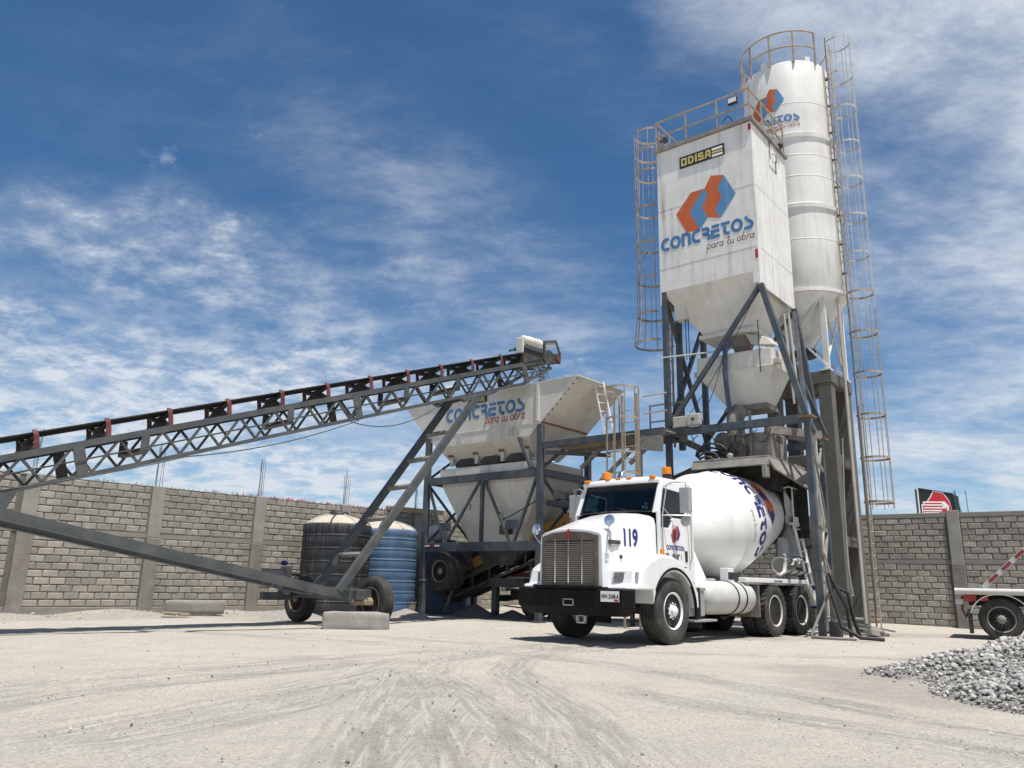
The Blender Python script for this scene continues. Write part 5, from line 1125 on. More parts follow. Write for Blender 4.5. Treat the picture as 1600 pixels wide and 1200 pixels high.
# ------------------------------------------------------------------ walkway between bin and silo, with a caged ladder
WK = thing('walkway', 'steel walkway with timber boards joining the bin frame to the silo', 'walkway', (0.80, 20.80, 0), PF)
def WB(name, mb, mat, **k): return build(name, mb, mat, WK, **k)
for v in (0.02, 1.15): WB('side_beam', MB().box(0.08, 3.72, v - 0.05, v + 0.05, 4.46, 4.64), m_steel if v < .5 else m_dusty, bevel=0.006)
WB('outer_beam', MB().bar((0.15, 0.02, 4.36), (1.5, 1.10, 4.30), 0.08, 0.10), m_steel)
for k in range(9): WB('deck_board', MB().box(0.15 + k * 0.40, 0.15 + k * 0.40 + 0.38, 0.09, 1.08, 4.55 + rnd(-.01, .01), 4.60), m_wood if k < 4 else m_dusty)
for u, w in ((0.9, 1.6), (2.4, 3.1)): WB('knee_brace', MB().bar((u, 0.6, 3.95), (w, 0.6, 4.46), 0.09, 0.09), m_cage if u > 1 else m_dusty)
WB('knee_brace', MB().bar((1.75, 0.0, 3.35), (3.2, 0.0, 4.46), 0.07, 0.08), m_dusty)
WB('support_post', MB().box(2.95, 3.07, -0.02, 0.10, 3.0, 4.46), m_dusty); 
WB('hung_plate', MB().hexa([(3.1, -0.03, 4.15), (3.7, -0.03, 4.05), (3.7, 0.0, 4.05), (3.1, 0, 4.15), (3.1, -.03, 4.46), (3.7, -.03, 4.46), (3.7, 0, 4.46), (3.1, 0, 4.46)]), m_dusty)
HC = (2.83, -0.40); HR = 0.40
for z, rr_ in ((3.52, HR), (4.02, HR), (4.86, HR), (5.62, HR)):
    pts = [(HC[0] + rr_ * cos(t), HC[1] + rr_ * sin(t), z) for t in [radians(150 + 240 * i / 18) for i in range(19)]]
    WB('cage_hoop', MB().loft([[(p[0], p[1], p[2] - .022), (p[0] * 1 + (p[0] - HC[0]) * .02, p[1] + (p[1] - HC[1]) * .02, p[2] - .022), (p[0] + (p[0] - HC[0]) * .02, p[1] + (p[1] - HC[1]) * .02, p[2] + .022), (p[0], p[1], p[2] + .022)] for p in pts]), m_cage)
for a in (150, 190, 230, 270, 310, 350, 390):
    t = radians(a); p = (HC[0] + HR * cos(t), HC[1] + HR * sin(t)); WB('cage_bar', MB().box(p[0] - .012, p[0] + .012, p[1] - .006, p[1] + .006, 3.15, 5.64), m_cage)
for u in (2.62, 3.04): WB('ladder_rail', MB().box(u - .025, u + .025, -0.10, -0.05, 0.0, 5.55), m_cage)
for k in range(17): WB('rung', MB().tube([(2.62, -0.075, 0.35 + k * 0.3), (3.04, -0.075, 0.35 + k * 0.3)], 0.012, 6), m_cage)
WB('gate_frame', MB().tube([(2.36, -0.05, 4.62), (2.36, -0.05, 5.50), (2.44, -0.05, 5.56), (2.52, -0.05, 5.50), (2.52, -0.05, 4.62)], 0.02, 6), m_cage, smooth=50)
for p, q in (((2.72, 1.1, 4.6), (2.72, 1.1, 5.5)), ((3.62, 1.1, 4.6), (3.62, 1.1, 5.5))): WB('rail_post', MB().tube([p, q], 0.022, 6), m_cage, smooth=50)
for z in (5.05, 5.48): WB('hand_rail', MB().tube([(2.72, 1.1, z), (3.62, 1.1, z)], 0.02, 6), m_cage, smooth=50); WB('hand_rail', MB().tube([(3.2, -0.05, z - .03), (3.85, -0.05, z - .02)], 0.018, 6), m_cage, smooth=50)
LD = thing('ladder', 'white ladder leaning from the walkway onto the stone bin', 'ladder', (0.80, 20.80, 0), PF)
la0, la1, lb0, lb1 = Vector((1.45, 1.0, 4.62)), Vector((1.22, 1.0, 6.42)), Vector((1.73, 0.98, 4.62)), Vector((1.50, 0.98, 6.36))
la1 = Vector((1.06, 1.0, 6.40)); lb1 = Vector((1.36, 0.98, 6.32))
for a_, b_ in ((la0, la1), (lb0, lb1)): build('stile', MB().bar(a_, b_, 0.05, 0.03), m_signwhite, LD)
for k in range(7): t = (k + 0.6) / 7.2; build('rung', MB().tube([la0.lerp(la1, t), lb0.lerp(lb1, t)], 0.014, 6), m_signwhite, LD)

# ------------------------------------------------------------------ square cement silo (u right, v back)
SF = radians(50.7 - 90)
SQ = thing('square_silo', 'square white cement silo with orange and blue emblem on steel legs', 'silo', (5.81, 17.40, 0), SF)
def SB(name, mb, mat, **k): return build(name, mb, mat, SQ, **k)
W_, D_ = 2.63, 2.29; ZT, ZF, ZS = 12.28, 8.30, 7.95
body = SB('silo_body', MB().box(-W_, 0, 0, D_, ZF, ZT), m_white)
build('side_skirt', MB().box(-0.035, 0.003, 0.003, D_ - .003, ZS, ZF + 0.02), m_white, body); build('side_skirt', MB().box(-W_ - .003, -W_ + .03, 0.003, D_ - .003, ZS, ZF + .02), m_white, body)
build('corner_box', MB().box(-0.16, -0.036, -0.003, 0.16, ZS + .05, ZF + .02), m_white, body)
for z in (10.58, 8.94):
    build('weld_seam', MB().box(-W_ + .01, -0.01, -0.006, 0.0, z - .008, z + .008), m_white, body)
    build('weld_seam', MB().box(0.0, 0.005, 0.01, D_ - .01, z - .006, z + .006), m_white, body)
for v in (0.03, 1.15): build('corner_strip', MB().box(0.0, 0.008, v - .012, v + .012, ZS + .01, ZT - .02), m_white, body)
build('roof_ledge', MB().box(-W_ - .05, 0.05, -0.05, D_ + .05, ZT, ZT + 0.05), m_dusty, body)
for p, q in (((-W_ - .05, -.06), (0.05, -.06)), ((0.06, -.05), (0.06, D_ + .05))): build('toe_board', MB().bar((p[0], p[1], ZT + .06), (q[0], q[1], ZT + .06), 0.02, 0.10), m_dusty, body)
build('red_marker', MB().box(-0.07, -0.005, -0.008, -0.001, 8.62, 8.84), m_red, body); build('red_marker', MB().box(-0.07, -0.005, -0.008, -0.001, 12.05, 12.22), m_red, body)
ht = build('hatch', MB().box(0.001, 0.02, 1.10, 1.62, 11.55, 12.12), m_white, body, bevel=0.006)
build('hatch_handle', MB().tube([(0.03, 1.30, 11.95), (0.08, 1.30, 11.95), (0.08, 1.42, 11.95), (0.08, 1.44, 11.75)], 0.012, 6), m_dark, ht, smooth=50); build('hatch_bar', MB().box(0.021, 0.035, 1.12, 1.15, 11.75, 12.25), m_dark, ht); build('hatch_bar', MB().box(0.021, 0.035, 1.50, 1.53, 11.5, 11.85), m_dark, ht)
cone = SB('silo_cone', MB().loft([rect(-1.70, -0.55, 0.65, 1.60, 7.05), rect(-W_ + .02, -0.04, 0.004, D_ - .02, ZF)], True, False), m_cream)
build('cone_collar', MB().box(-1.85, -0.40, 0.50, 1.75, 7.02, 7.12), m_cream, cone, bevel=0.01)
vlv = SB('outlet_valve', MB().tube([(-0.95, 1.1, 7.05), (-0.95, 1.1, 6.75), (-0.95, 1.1, 6.5)], [0.42, 0.22, 0.22], 16), m_dusty, smooth=40)
build('actuator', MB().hexa([(-0.55, 0.60, 6.70), (0.0, 0.75, 6.62), (0.05, 0.95, 6.62), (-0.5, 0.80, 6.70), (-0.70, 0.62, 7.02), (-0.2, 0.75, 6.86), (-0.15, 0.95, 6.86), (-0.65, 0.80, 7.02)]), m_galv, vlv, bevel=0.02)
build('rubber_boot', MB().lathe([(0.20, 6.35), (0.24, 6.42), (0.20, 6.49), (0.24, 6.56), (0.20, 6.63)], 16, 'Z', (-0.72, 0.95, 0)), m_red, vlv, smooth=40)
for u, v in ((-2.2, 0.35), (-2.0, 1.9)): build('cone_pod', MB().box(u - .16, u + .16, v - .16, v + .16, 7.55, 7.95), m_cream, cone, bevel=0.02)
# lettering and emblem
FY = -0.008
emblem(lambda u, v: (-2.11 + u, FY, 9.74 + v), body, m_logoor, m_logobl, 'silo_emblem')
letters('silo_name', 'COnCRETOS', BOLD, 0.25, lambda u, v: (-2.57 + u, FY, 9.40 - 0.0 * u + v * (0.36)), m_lettblue, body, fit=2.50)
letters('silo_slogan', 'para tu obra', SCRIPT, 0.075, lambda u, v: (-1.30 + u, FY, 9.15 + v * 0.27), m_stain, body, slant=0.12, fit=1.24)
sg = build('maker_sign', MB().box(-1.95, -0.71, -0.028, -0.004, 11.60, 11.92), m_ink, body)
letters('maker_letters', 'ODISA', BLOCKY, 0.24, lambda u, v: (-1.91 + u, -0.032, 11.645 + v * 0.23), m_odyel, sg, fit=0.86)
for z in (11.655, 11.745, 11.835): build('maker_stripe', MB().box(-1.04, -0.75, -0.033, -0.029, z - .03, z + .03), m_odyel if z < 11.8 and z > 11.7 else m_signwhite, sg)
# legs and bracing
LEG = 0.13
def leg(p, q, w=LEG, name='leg'): return SB(name, MB().bar(p, q, w, w, (0, 1, 0)), m_steel)
FLp, BLp, MLp = (-W_ + .09, 0.07), (-W_ + .09, D_ - .07), (-W_ + .09, 0.78)
for (u, v), z in ((FLp, ZF), (BLp, ZF), (MLp, ZF)): leg((u, v, 0 if (u, v) != MLp else 4.3), (u, v, z))
leg((0.0, 0.05, ZS), (0.85, 0.05, 4.62)); leg((0.85, 0.05, 4.66), (0.85, 0.05, 0.0))
leg((0.0, D_ - .05, ZS), (0.40, D_ - .05, 4.50)); leg((0.40, D_ - .05, 4.52), (0.40, D_ - .05, 0.0))
for u, v, z in ((0.85, 0.05, 4.64), (0.40, D_ - .05, 4.51), (0.85, 0.05, 0.02), (0.40, D_ - .05, 0.02)): SB('flange_plate', MB().box(u - .16, u + .16, v - .16, v + .16, z - .02, z + .02), m_stain)
leg((-0.02, 0.05, ZS - .02), (-W_ + .14, 0.05, 4.80), 0.10, 'front_brace')
leg((-0.02, 0.12, ZS - .1), (0.55, D_ - .1, 4.62), 0.09, 'side_brace'); leg((0.02, D_ - .12, ZS - .1), (0.80, 0.15, 4.7), 0.08, 'side_brace')
leg((FLp[0], 0.1, ZF - .2), (BLp[0], D_ - .1, 4.7), 0.09, 'left_brace'); leg((BLp[0], D_ - .1, ZF - .4), (FLp[0], 0.1, 4.7), 0.09, 'left_brace')
leg((-W_ + .14, D_ - .07, 4.8), (0.0, D_ - .07, ZS - .05), 0.08, 'back_brace')
SB('front_beam', MB().box(-W_ + .14, 0.80, 0.0, 0.12, 4.53, 4.71), m_steel, bevel=0.006)
SB('back_beam', MB().box(-W_ + .14, 0.36, D_ - .13, D_ - .01, 4.30, 4.46), m_steel)
for (u0_, u1_) in ((-W_ + .09, -W_ + .09), (0.85, 0.40)): SB('side_beam', MB().bar((u0_, 0.12, 4.60), (u1_, D_ - .1, 4.46), 0.09, 0.14), m_steel)
for (za, zb2) in ((4.4, 2.35), (2.35, 0.35)):
    SB('lattice_brace', MB().bar((0.85, 0.08, za), (0.42, D_ - .1, zb2), 0.09, 0.05), m_dusty); SB('lattice_brace', MB().bar((0.42, D_ - .1, za - .1), (0.85, 0.08, zb2 + .1), 0.05, 0.09), m_dusty)
for z in (3.75, 2.30, 1.35): SB('lattice_rail', MB().bar((0.85, 0.08, z + .1), (0.42, D_ - .1, z), 0.05, 0.10), m_dusty)
for u, v, m__ in ((0.70, 0.75, m_dusty), (0.58, 1.35, m_galv), (0.66, 1.0, m_hose)): SB('stand_pipe', MB().tube([(u, v, 0.1), (u, v, 4.4)], 0.028, 7), m__, smooth=50)
SB('flat_brace', MB().bar((0.78, 0.35, 4.2), (0.56, 1.6, 2.4), 0.03, 0.14), m_galv); SB('flat_brace', MB().bar((0.58, 1.45, 2.3), (0.80, 0.3, 0.9), 0.03, 0.14), m_galv)
# roof rails
RZ = ZT + 0.94
rp_ = [(-W_, 0), (0, 0), (0, D_), (-W_, D_)]
for k in range(4):
    a_, c_ = rp_[k], rp_[(k + 1) % 4]; n_ = 3
    for i in range(n_):
        t = i / n_; u = a_[0] + (c_[0] - a_[0]) * t; v = a_[1] + (c_[1] - a_[1]) * t
        SB('rail_post', MB().bar((u, v, ZT + .05), (u, v, RZ), 0.035, 0.035), m_cage)
    for z in (RZ, ZT + 0.50): SB('roof_rail', MB().bar((a_[0], a_[1], z), (c_[0], c_[1], z), 0.035, 0.035), m_cage)
fl_ = SB('floodlight', MB().box(-0.55, -0.30, -0.05, 0.03, 12.92, 13.10), m_ink, bevel=0.01)
build('flood_lens', MB().box(-0.53, -0.32, -0.056, -0.05, 12.96, 13.08), m_plate, fl_)
for p, d in (((-W_ + .12, -0.02, 12.62), (0.16, -0.12, -0.10)), ((0.05, D_ - 0.28, 12.70), (0.02, -0.16, -0.2))):
    SB('spotlight', MB().tube([p, Vector(p) + Vector(d), Vector(p) + Vector(d) * 1.5], [0.03, 0.05, 0.085], 10), m_dark, smooth=50)
SB('cable_loop', MB().tube([(-0.75, 0.1, 12.62), (-0.6, 0.02, 12.66), (-0.5, 0.0, 12.55), (-0.45, 0.1, 12.3)], 0.014, 6), m_cable, smooth=60)
SB('cement_bag', MB().hexa([(-1.35, 0.10, ZT + .06), (-0.80, 0.10, ZT + .06), (-0.80, 0.5, ZT + .06), (-1.35, 0.5, ZT + .06), (-1.20, 0.10, ZT + .12), (-0.82, 0.10, ZT + .26), (-0.82, 0.45, ZT + .24), (-1.20, 0.45, ZT + .12)]), m_silo, bevel=0.04)
SB('red_box', MB().box(-2.18, -2.05, 0.2, 0.3, ZT + .06, ZT + .20), m_red)
# caged ladder on the left side
LU, LV = -W_ - 0.14, 0.62
for v in (LV - .2, LV + .2): SB('ladder_rail', MB().box(LU - .02, LU + .02, v - .025, v + .025, 4.4, ZT + 0.95), m_cage)
for k in range(29): SB('rung', MB().tube([(LU, LV - .2, 4.6 + k * 0.295), (LU, LV + .2, 4.6 + k * 0.295)], 0.011, 6), m_cage)
def hoop(C, R_, z, w, a0, a1, th=0.008):
    pts = [(C[0] + R_ * cos(t), C[1] + R_ * sin(t)) for t in [radians(a0 + (a1 - a0) * i / 20) for i in range(21)]]
    return MB().loft([[(p[0], p[1], z - w), (p[0] + (p[0] - C[0]) * th / R_, p[1] + (p[1] - C[1]) * th / R_, z - w), (p[0] + (p[0] - C[0]) * th / R_, p[1] + (p[1] - C[1]) * th / R_, z + w), (p[0], p[1], z + w)] for p in pts])
HC2 = (LU - 0.40, LV)
for z, rr_ in ((7.15, 0.52), (7.95, 0.42), (8.95, 0.42), (9.95, 0.42), (11.0, 0.42), (12.1, 0.42), (12.75, 0.42), (13.35, 0.42)): SB('cage_hoop', hoop(HC2, rr_, z, 0.03, 45, 315), m_cage)
for a in (70, 110, 150, 180, 210, 250, 290):
    t = radians(a); SB('cage_bar', MB().tube([(HC2[0] + 0.52 * cos(t), HC2[1] + 0.52 * sin(t), 7.15), (HC2[0] + 0.425 * cos(t), HC2[1] + 0.425 * sin(t), 7.95), (HC2[0] + 0.425 * cos(t), HC2[1] + 0.425 * sin(t), 13.38)], 0.013, 5), m_cage, smooth=50)
# boxes, pipes and cables hung on the frame
eb = SB('junction_box', MB().box(-1.95, -1.62, -0.14, 0.02, 4.72, 5.0), m_galv, bevel=0.02); build('box_knob', MB().lathe([(0.04, -.16), (0.04, -.13)], 10, 'Y', (-1.78, 0, 4.86)), m_dark, eb)
SB('junction_box', MB().box(-2.35, -1.98, -0.08, 0.10, 4.72, 4.98), m_galv, bevel=0.02)
SB('air_pipe', MB().tube([(-W_, -0.02, 6.55), (-1.5, 0.2, 6.55), (-1.1, 0.4, 6.6)], 0.02, 6), m_galv, smooth=50)
for p0, p1, sg_ in ((Vector((-1.75, 0.0, 5.0)), Vector((-1.0, -0.05, 6.3)), 0.35), (Vector((-2.0, 0.05, 4.98)), Vector((-0.05, 0.0, 7.85)), 0.18), (Vector((-1.0, -0.12, 6.2)), Vector((-0.85, -0.08, 5.0)), -0.12)):
    SB('cable', MB().tube([p0.lerp(p1, i / 10) - Vector((0, 0, sg_ * 4 * (i / 10) * (1 - i / 10))) for i in range(11)], 0.009, 5), m_cable, smooth=60)
for k in range(5):
    p0 = Vector((-2.4 + k * .5, 0.0, 4.5)); p1 = p0 + Vector((rnd(.3, .7), 0.1, 0)); SB('cable', MB().tube([p0.lerp(p1, i / 8) - Vector((0, 0, rnd(.15, .17) * (1 + k % 3) * 4 * (i / 8) * (1 - i / 8))) for i in range(9)], 0.012, 5), m_cable, smooth=60)
for u, v, z0, z1 in ((-2.1, 0.3, 6.5, 7.6), (-2.05, 0.35, 6.5, 7.6), (-0.25, 0.35, 5.9, 7.2), (0.1, 1.3, 6.0, 7.4), (0.15, 1.35, 6.0, 7.4)): SB('hanger_rod', MB().tube([(u, v, z0), (u, v, z1)], 0.012, 5), m_cable)
SB('conduit', MB().tube([(0.30, 0.6, 7.3), (0.36, 0.6, 6.0), (0.40, 0.6, 5.1)], 0.03, 7), m_galv, smooth=50); SB('conduit', MB().tube([(0.40, 0.62, 7.3), (0.46, 0.62, 6.0), (0.52, 0.62, 4.9)], 0.03, 7), m_galv, smooth=50)

# weigh hopper under the silo
WH = thing('cement_weigh_hopper', 'cream eight-sided weigh hopper with blue hose hung below the square silo', 'hopper', (5.81, 17.40, 0), SF)
def octo(cu, cv, a, c, z): return [(cu - a + c, cv - a, z), (cu + a - c, cv - a, z), (cu + a, cv - a + c, z), (cu + a, cv + a - c, z), (cu + a - c, cv + a, z), (cu - a + c, cv + a, z), (cu - a, cv + a - c, z), (cu - a, cv - a + c, z)]
HU, HV = -0.72, 1.02
HR6 = lambda e, z: rect(-1.90 - e, 0.02 + e, 0.40 - e, 1.62 + e, z)
build('hopper_shell', MB().loft([rect(-1.25, -0.28, 0.68, 1.28, 5.22), HR6(0, 6.06), HR6(-.01, 6.50), rect(-1.0, -0.6, 0.9, 1.2, 6.53)]), m_cream, WH, bevel=0.025)
build('hopper_band', MB().loft([HR6(.004, 6.045), HR6(.012, 6.06), HR6(.004, 6.08)], False, False), m_cream, WH)
build('outlet_gate', MB().loft([rect(-1.29, -0.24, 0.64, 1.32, 5.10), rect(-1.29, -0.24, 0.64, 1.32, 5.222)]), m_dusty, WH)
build('gate_cylinder', MB().tube([(-1.35, 0.75, 5.12), (-0.9, 0.8, 5.12)], 0.07, 10), m_dark, WH, smooth=50)
for u, v in ((-1.98, 0.7), (0.08, 0.55), (0.08, 1.5)): build('load_bracket', MB().box(u - .09, u + .09, v - .09, v + .09, 6.10, 6.22), m_galv, WH, bevel=0.01)
build('blue_hose', MB().tube([(-1.0, 0.45, 6.78), (-1.08, 0.30, 6.60), (-1.10, 0.28, 6.0), (-1.06, 0.30, 5.3), (-1.0, 0.35, 4.75)], 0.06, 12), M('blue_grey_hose', (0.075, 0.10, 0.17), 0.7, var=0.2), WH, smooth=60)

# loading hood over the truck
HD = thing('loading_hood', 'dust caked loading hood and chute above the mixer drum', 'loading hood', (5.81, 17.40, 0), SF)
build('roof_plate', MB().box(-1.62, 0.16, -0.55, 1.75, 3.70, 3.78), m_dusty, HD, bevel=0.01)
build('front_lip', MB().hexa([(-1.62, -0.66, 3.56), (0.18, -0.66, 3.56), (0.18, -0.55, 3.56), (-1.62, -.55, 3.56), (-1.62, -.60, 3.72), (0.18, -.60, 3.72), (0.18, -.552, 3.72), (-1.62, -.552, 3.72)]), m_dusty, HD, bevel=0.01)
build('side_flap', MB().hexa([(0.24, -0.50, 3.46), (0.30, -0.50, 3.46), (0.46, 1.70, 3.10), (0.40, 1.70, 3.10), (0.12, -0.60, 3.72), (0.18, -0.60, 3.72), (0.18, 1.75, 3.70), (0.12, 1.75, 3.70)]), m_dusty, HD, bevel=0.01)
build('end_tab', MB().box(0.05, 0.16, -0.70, -0.50, 3.28, 3.58), m_dusty, HD, bevel=0.02)
for k in range(6): build('rubber_shade_strip', MB().box(-1.60 + k * .3, -1.32 + k * .3, 1.66 + .01 * (k % 2), 1.70 + .01 * (k % 2), 2.15 + rnd(-.05, .05), 3.70), m_rubber, HD)  # strips added to keep the space behind the drum dark
for k in range(4): build('rubber_shade_strip', MB().box(-1.60 + .01 * (k % 2), -1.58 + .01 * (k % 2), 0.1 + k * .4, 0.48 + k * .4, 2.7, 3.70), m_rubber, HD)
build('dust_skirt', MB().loft([rect(-1.3, -0.05, 0.35, 1.5, 3.70), rect(-1.1, -0.2, 0.5, 1.4, 3.15)], False, False), m_rubber, HD)
build('chute_box', MB().box(-1.05, -0.08, 0.35, 1.30, 3.78, 4.48), m_dusty, HD, bevel=0.02)
build('chute_window', MB().box(-0.078, -0.070, 0.62, 1.0, 4.28, 4.42), m_dark, HD)
for u in (-0.98, -0.72, -0.55): build('chute_rod', MB().bar((u, 0.30, 3.8), (u, 0.30, 5.0), 0.05, 0.05), m_dusty, HD)
build('mixer_duct', MB().tube([(-0.98, 0.45, 4.45), (-0.98, 0.45, 4.9), (-0.9, 0.6, 5.1)], 0.2, 14), m_dusty, HD, smooth=50)
build('lamp', MB().lathe([(0.03, 0), (0.075, 0.05), (0.07, 0.10), (0.02, 0.12)], 12, 'Z', (-0.80, -0.35, 3.80)), m_galv, HD, smooth=50)
build('chute_beam', MB().bar((-0.2, 0.3, 4.52), (0.75, 1.2, 4.42), 0.12, 0.18), m_dusty, HD); build('chute_beam', MB().bar((-0.15, 1.3, 4.50), (0.5, 2.0, 4.38), 0.10, 0.10), m_dark, HD)
for k in range(4): build('feed_hose', MB().tube([(-1.5 + .08 * cos(t) * (2 + k), -0.1 + .1 * k, 3.86 + .07 * sin(t) * (1 + k) + .05 * k) for t in [pi * i / 8 for i in range(9)]], 0.025, 6), m_cable, HD, smooth=60)
build('heap', MB().lathe([(0.34, 3.78), (0.2, 3.92), (0.04, 4.08)], 12, 'Z', (-1.35, 0.2, 0)), m_dark, HD, smooth=40)

# ------------------------------------------------------------------ concrete frame and round silo
CF = thing('concrete_tower', 'tall open concrete frame carrying the round silo behind the truck', 'concrete frame', (8.14, 19.42, 0), SF)
FS = 1.70; cw = 0.33
for u, v in ((0, 0), (-FS, 0), (0, FS), (-FS, FS)):
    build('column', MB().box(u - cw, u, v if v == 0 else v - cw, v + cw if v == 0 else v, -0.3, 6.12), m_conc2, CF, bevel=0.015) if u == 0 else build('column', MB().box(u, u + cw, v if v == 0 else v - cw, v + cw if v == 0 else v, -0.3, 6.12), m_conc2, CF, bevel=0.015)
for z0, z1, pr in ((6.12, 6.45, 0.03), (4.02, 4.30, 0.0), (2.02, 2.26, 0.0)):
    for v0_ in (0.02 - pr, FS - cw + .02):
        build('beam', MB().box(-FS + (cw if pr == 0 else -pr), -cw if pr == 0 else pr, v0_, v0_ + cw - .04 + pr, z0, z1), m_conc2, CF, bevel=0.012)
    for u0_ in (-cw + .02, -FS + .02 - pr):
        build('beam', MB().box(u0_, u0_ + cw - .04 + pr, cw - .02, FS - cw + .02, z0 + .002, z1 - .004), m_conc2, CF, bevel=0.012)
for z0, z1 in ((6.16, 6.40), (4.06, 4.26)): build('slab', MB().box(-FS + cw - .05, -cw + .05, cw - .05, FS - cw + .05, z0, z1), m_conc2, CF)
RS = thing('round_silo', 'tall round white cement silo with top railing behind the square silo', 'silo', (8.14, 19.42, 0), SF)
RU, RV, RR = -0.88, 0.85, 1.21
prof = [(0.22, 7.30), (0.24, 7.45), (RR - .02, 8.60), (RR, 8.64)]
for z in (10.11, 11.98, 12.62, 14.25): prof += [(RR, z - .012), (RR + .007, z), (RR, z + .012)]
prof = sorted(prof, key=lambda p: p[1])
prof += [(RR, 15.55), (RR - .02, 15.60), (0.3, 15.85), (0.001, 15.88)]
sh = build('silo_shell', MB().lathe(prof, 72, 'Z', (RU, RV, 0)), m_silo, RS, smooth=30)
for z in (13.22, 11.08): build('ring_band', MB().lathe([(RR, z - .09), (RR + .045, z - .07), (RR + .055, z + .05), (RR, z + .09)], 72, 'Z', (RU, RV, 0), caps=False), m_silo, RS, smooth=30)
build('bottom_band', MB().lathe([(RR, 8.60), (RR + .03, 8.61), (RR + .03, 8.70), (RR, 8.71)], 72, 'Z', (RU, RV, 0), caps=False), m_silo, RS, smooth=30)
cylp = lambda a, z, o=0.012: (RU + (RR + o) * cos(a), RV + (RR + o) * sin(a), z)
emblem(lambda u, v: cylp(radians(-122) + u * 0.62 / RR, 13.95 + v * 0.62), RS, m_logoor, m_logobl, 'silo_emblem', step=0.12)
letters('silo_name', 'COnCRETOS', BOLD, 0.25, lambda u, v: cylp(radians(-142) + u / RR, 13.66 + v * 0.23), m_lettblue, RS, fit=1.80, step=0.12)
letters('silo_slogan', 'para tu obra', SCRIPT, 0.09, lambda u, v: cylp(radians(-100) + u / RR, 13.50 + v * 0.17), m_lettred, RS, slant=0.1, fit=0.92, step=0.2)
for a in (-100, -38, 130): build('lifting_eye', MB().box(-.08, .08, -.015, .015, 0, 0.26), m_silo, RS, loc=(RU + (RR - .05) * cos(radians(a)), RV + (RR - .05) * sin(radians(a)), 15.55), rot=(0, 0, radians(a + 90)), bevel=0.03)
for k in range(11):
    a = radians(28 + 304 * k / 10); x, y = RU + (RR + .03) * cos(a), RV + (RR + .03) * sin(a)
    build('rail_post', MB().bar((x, y, 15.5), (x, y, 16.55), 0.045, 0.045), m_cage, RS)
for z in (16.05, 16.55): build('top_rail', MB().tube([(RU + (RR + .03) * cos(radians(28 + 304 * k / 48)), RV + (RR + .03) * sin(radians(28 + 304 * k / 48)), z) for k in range(49)], 0.025, 6), m_cage, RS, smooth=60)
for u, v in ((-0.10, 0.10), (-FS + .10, 0.10), (-0.10, FS - .10), (-FS + .10, FS - .10)):
    lg_ = build('leg', MB().chan((u, v, 6.45), (u, v, 9.1), 0.10, 0.14, 0.014, up=(1, 0, 0)), m_silo, RS)
    build('leg_foot', MB().box(u - .12, u + .12, v - .12, v + .12, 6.45, 6.49), m_silo, lg_)
for (a_, c_) in (((-.1, .1), (-.1, FS - .1)), ((-FS + .1, .1), (-.1, .1)), ((-FS + .1, FS - .1), (-.1, FS - .1))):
    build('brace', MB().bar((a_[0], a_[1], 6.6), (c_[0], c_[1], 8.5), 0.05, 0.05), m_silo, RS); build('brace', MB().bar((a_[0], a_[1], 8.5), (c_[0], c_[1], 6.6), 0.05, 0.05), m_silo, RS)
build('screw_feeder', MB().tube([(RU, RV, 7.2), (RU - .7, RV - .3, 6.95), (-2.0, 0.1, 6.8)], 0.13, 12), m_galv, RS, smooth=50)
build('outlet_valve', MB().lathe([(0.30, 7.10), (0.30, 7.28), (0.24, 7.32)], 14, 'Z', (RU, RV, 0)), m_dark, RS, smooth=40)
# caged ladder up the right side
l0, l1 = (0.42, 0.62), (0.42, 1.02)
for u, v in (l0, l1): build('ladder_rail', MB().bar((u, v, 0), (u, v, 16.5), 0.045, 0.03), m_stain if v < .8 else m_galv, RS)
for k in range(54): build('rung', MB().tube([(l0[0], l0[1], 0.3 + k * 0.3), (l1[0], l1[1], 0.3 + k * 0.3)], 0.011, 5), m_galv, RS)
HC3 = (0.68, 0.82)
for k in range(13): build('cage_hoop', hoop(HC3, 0.35, 3.10 + k * 1.10, 0.026, -150, 150), m_cage if k < 6 else m_galv, RS)
for a in (-130, -85, -40, 0, 40, 85, 130):
    t = radians(a); x, y = HC3[0] + 0.355 * cos(t), HC3[1] + 0.355 * sin(t)
    build('cage_bar', MB().bar((x, y, 2.95), (x, y, 8.2), 0.034, 0.012), m_cage, RS); build('cage_bar', MB().bar((x, y, 8.2), (x, y, 16.4), 0.034, 0.012), m_galv, RS)
build('vertical_pipe', MB().tube([(0.20, 0.55, 0.2), (0.20, 0.55, 8.6), (0.30, 0.60, 9.0), (0.30, 0.60, 15.4)], 0.045, 8), m_galv, RS, smooth=50)
for k in range(8): build('pipe_clip', MB().bar((0.05, 0.60, 9.2 + k * .85), (0.46, 0.66, 9.2 + k * .85), 0.04, 0.05), m_stain, RS)

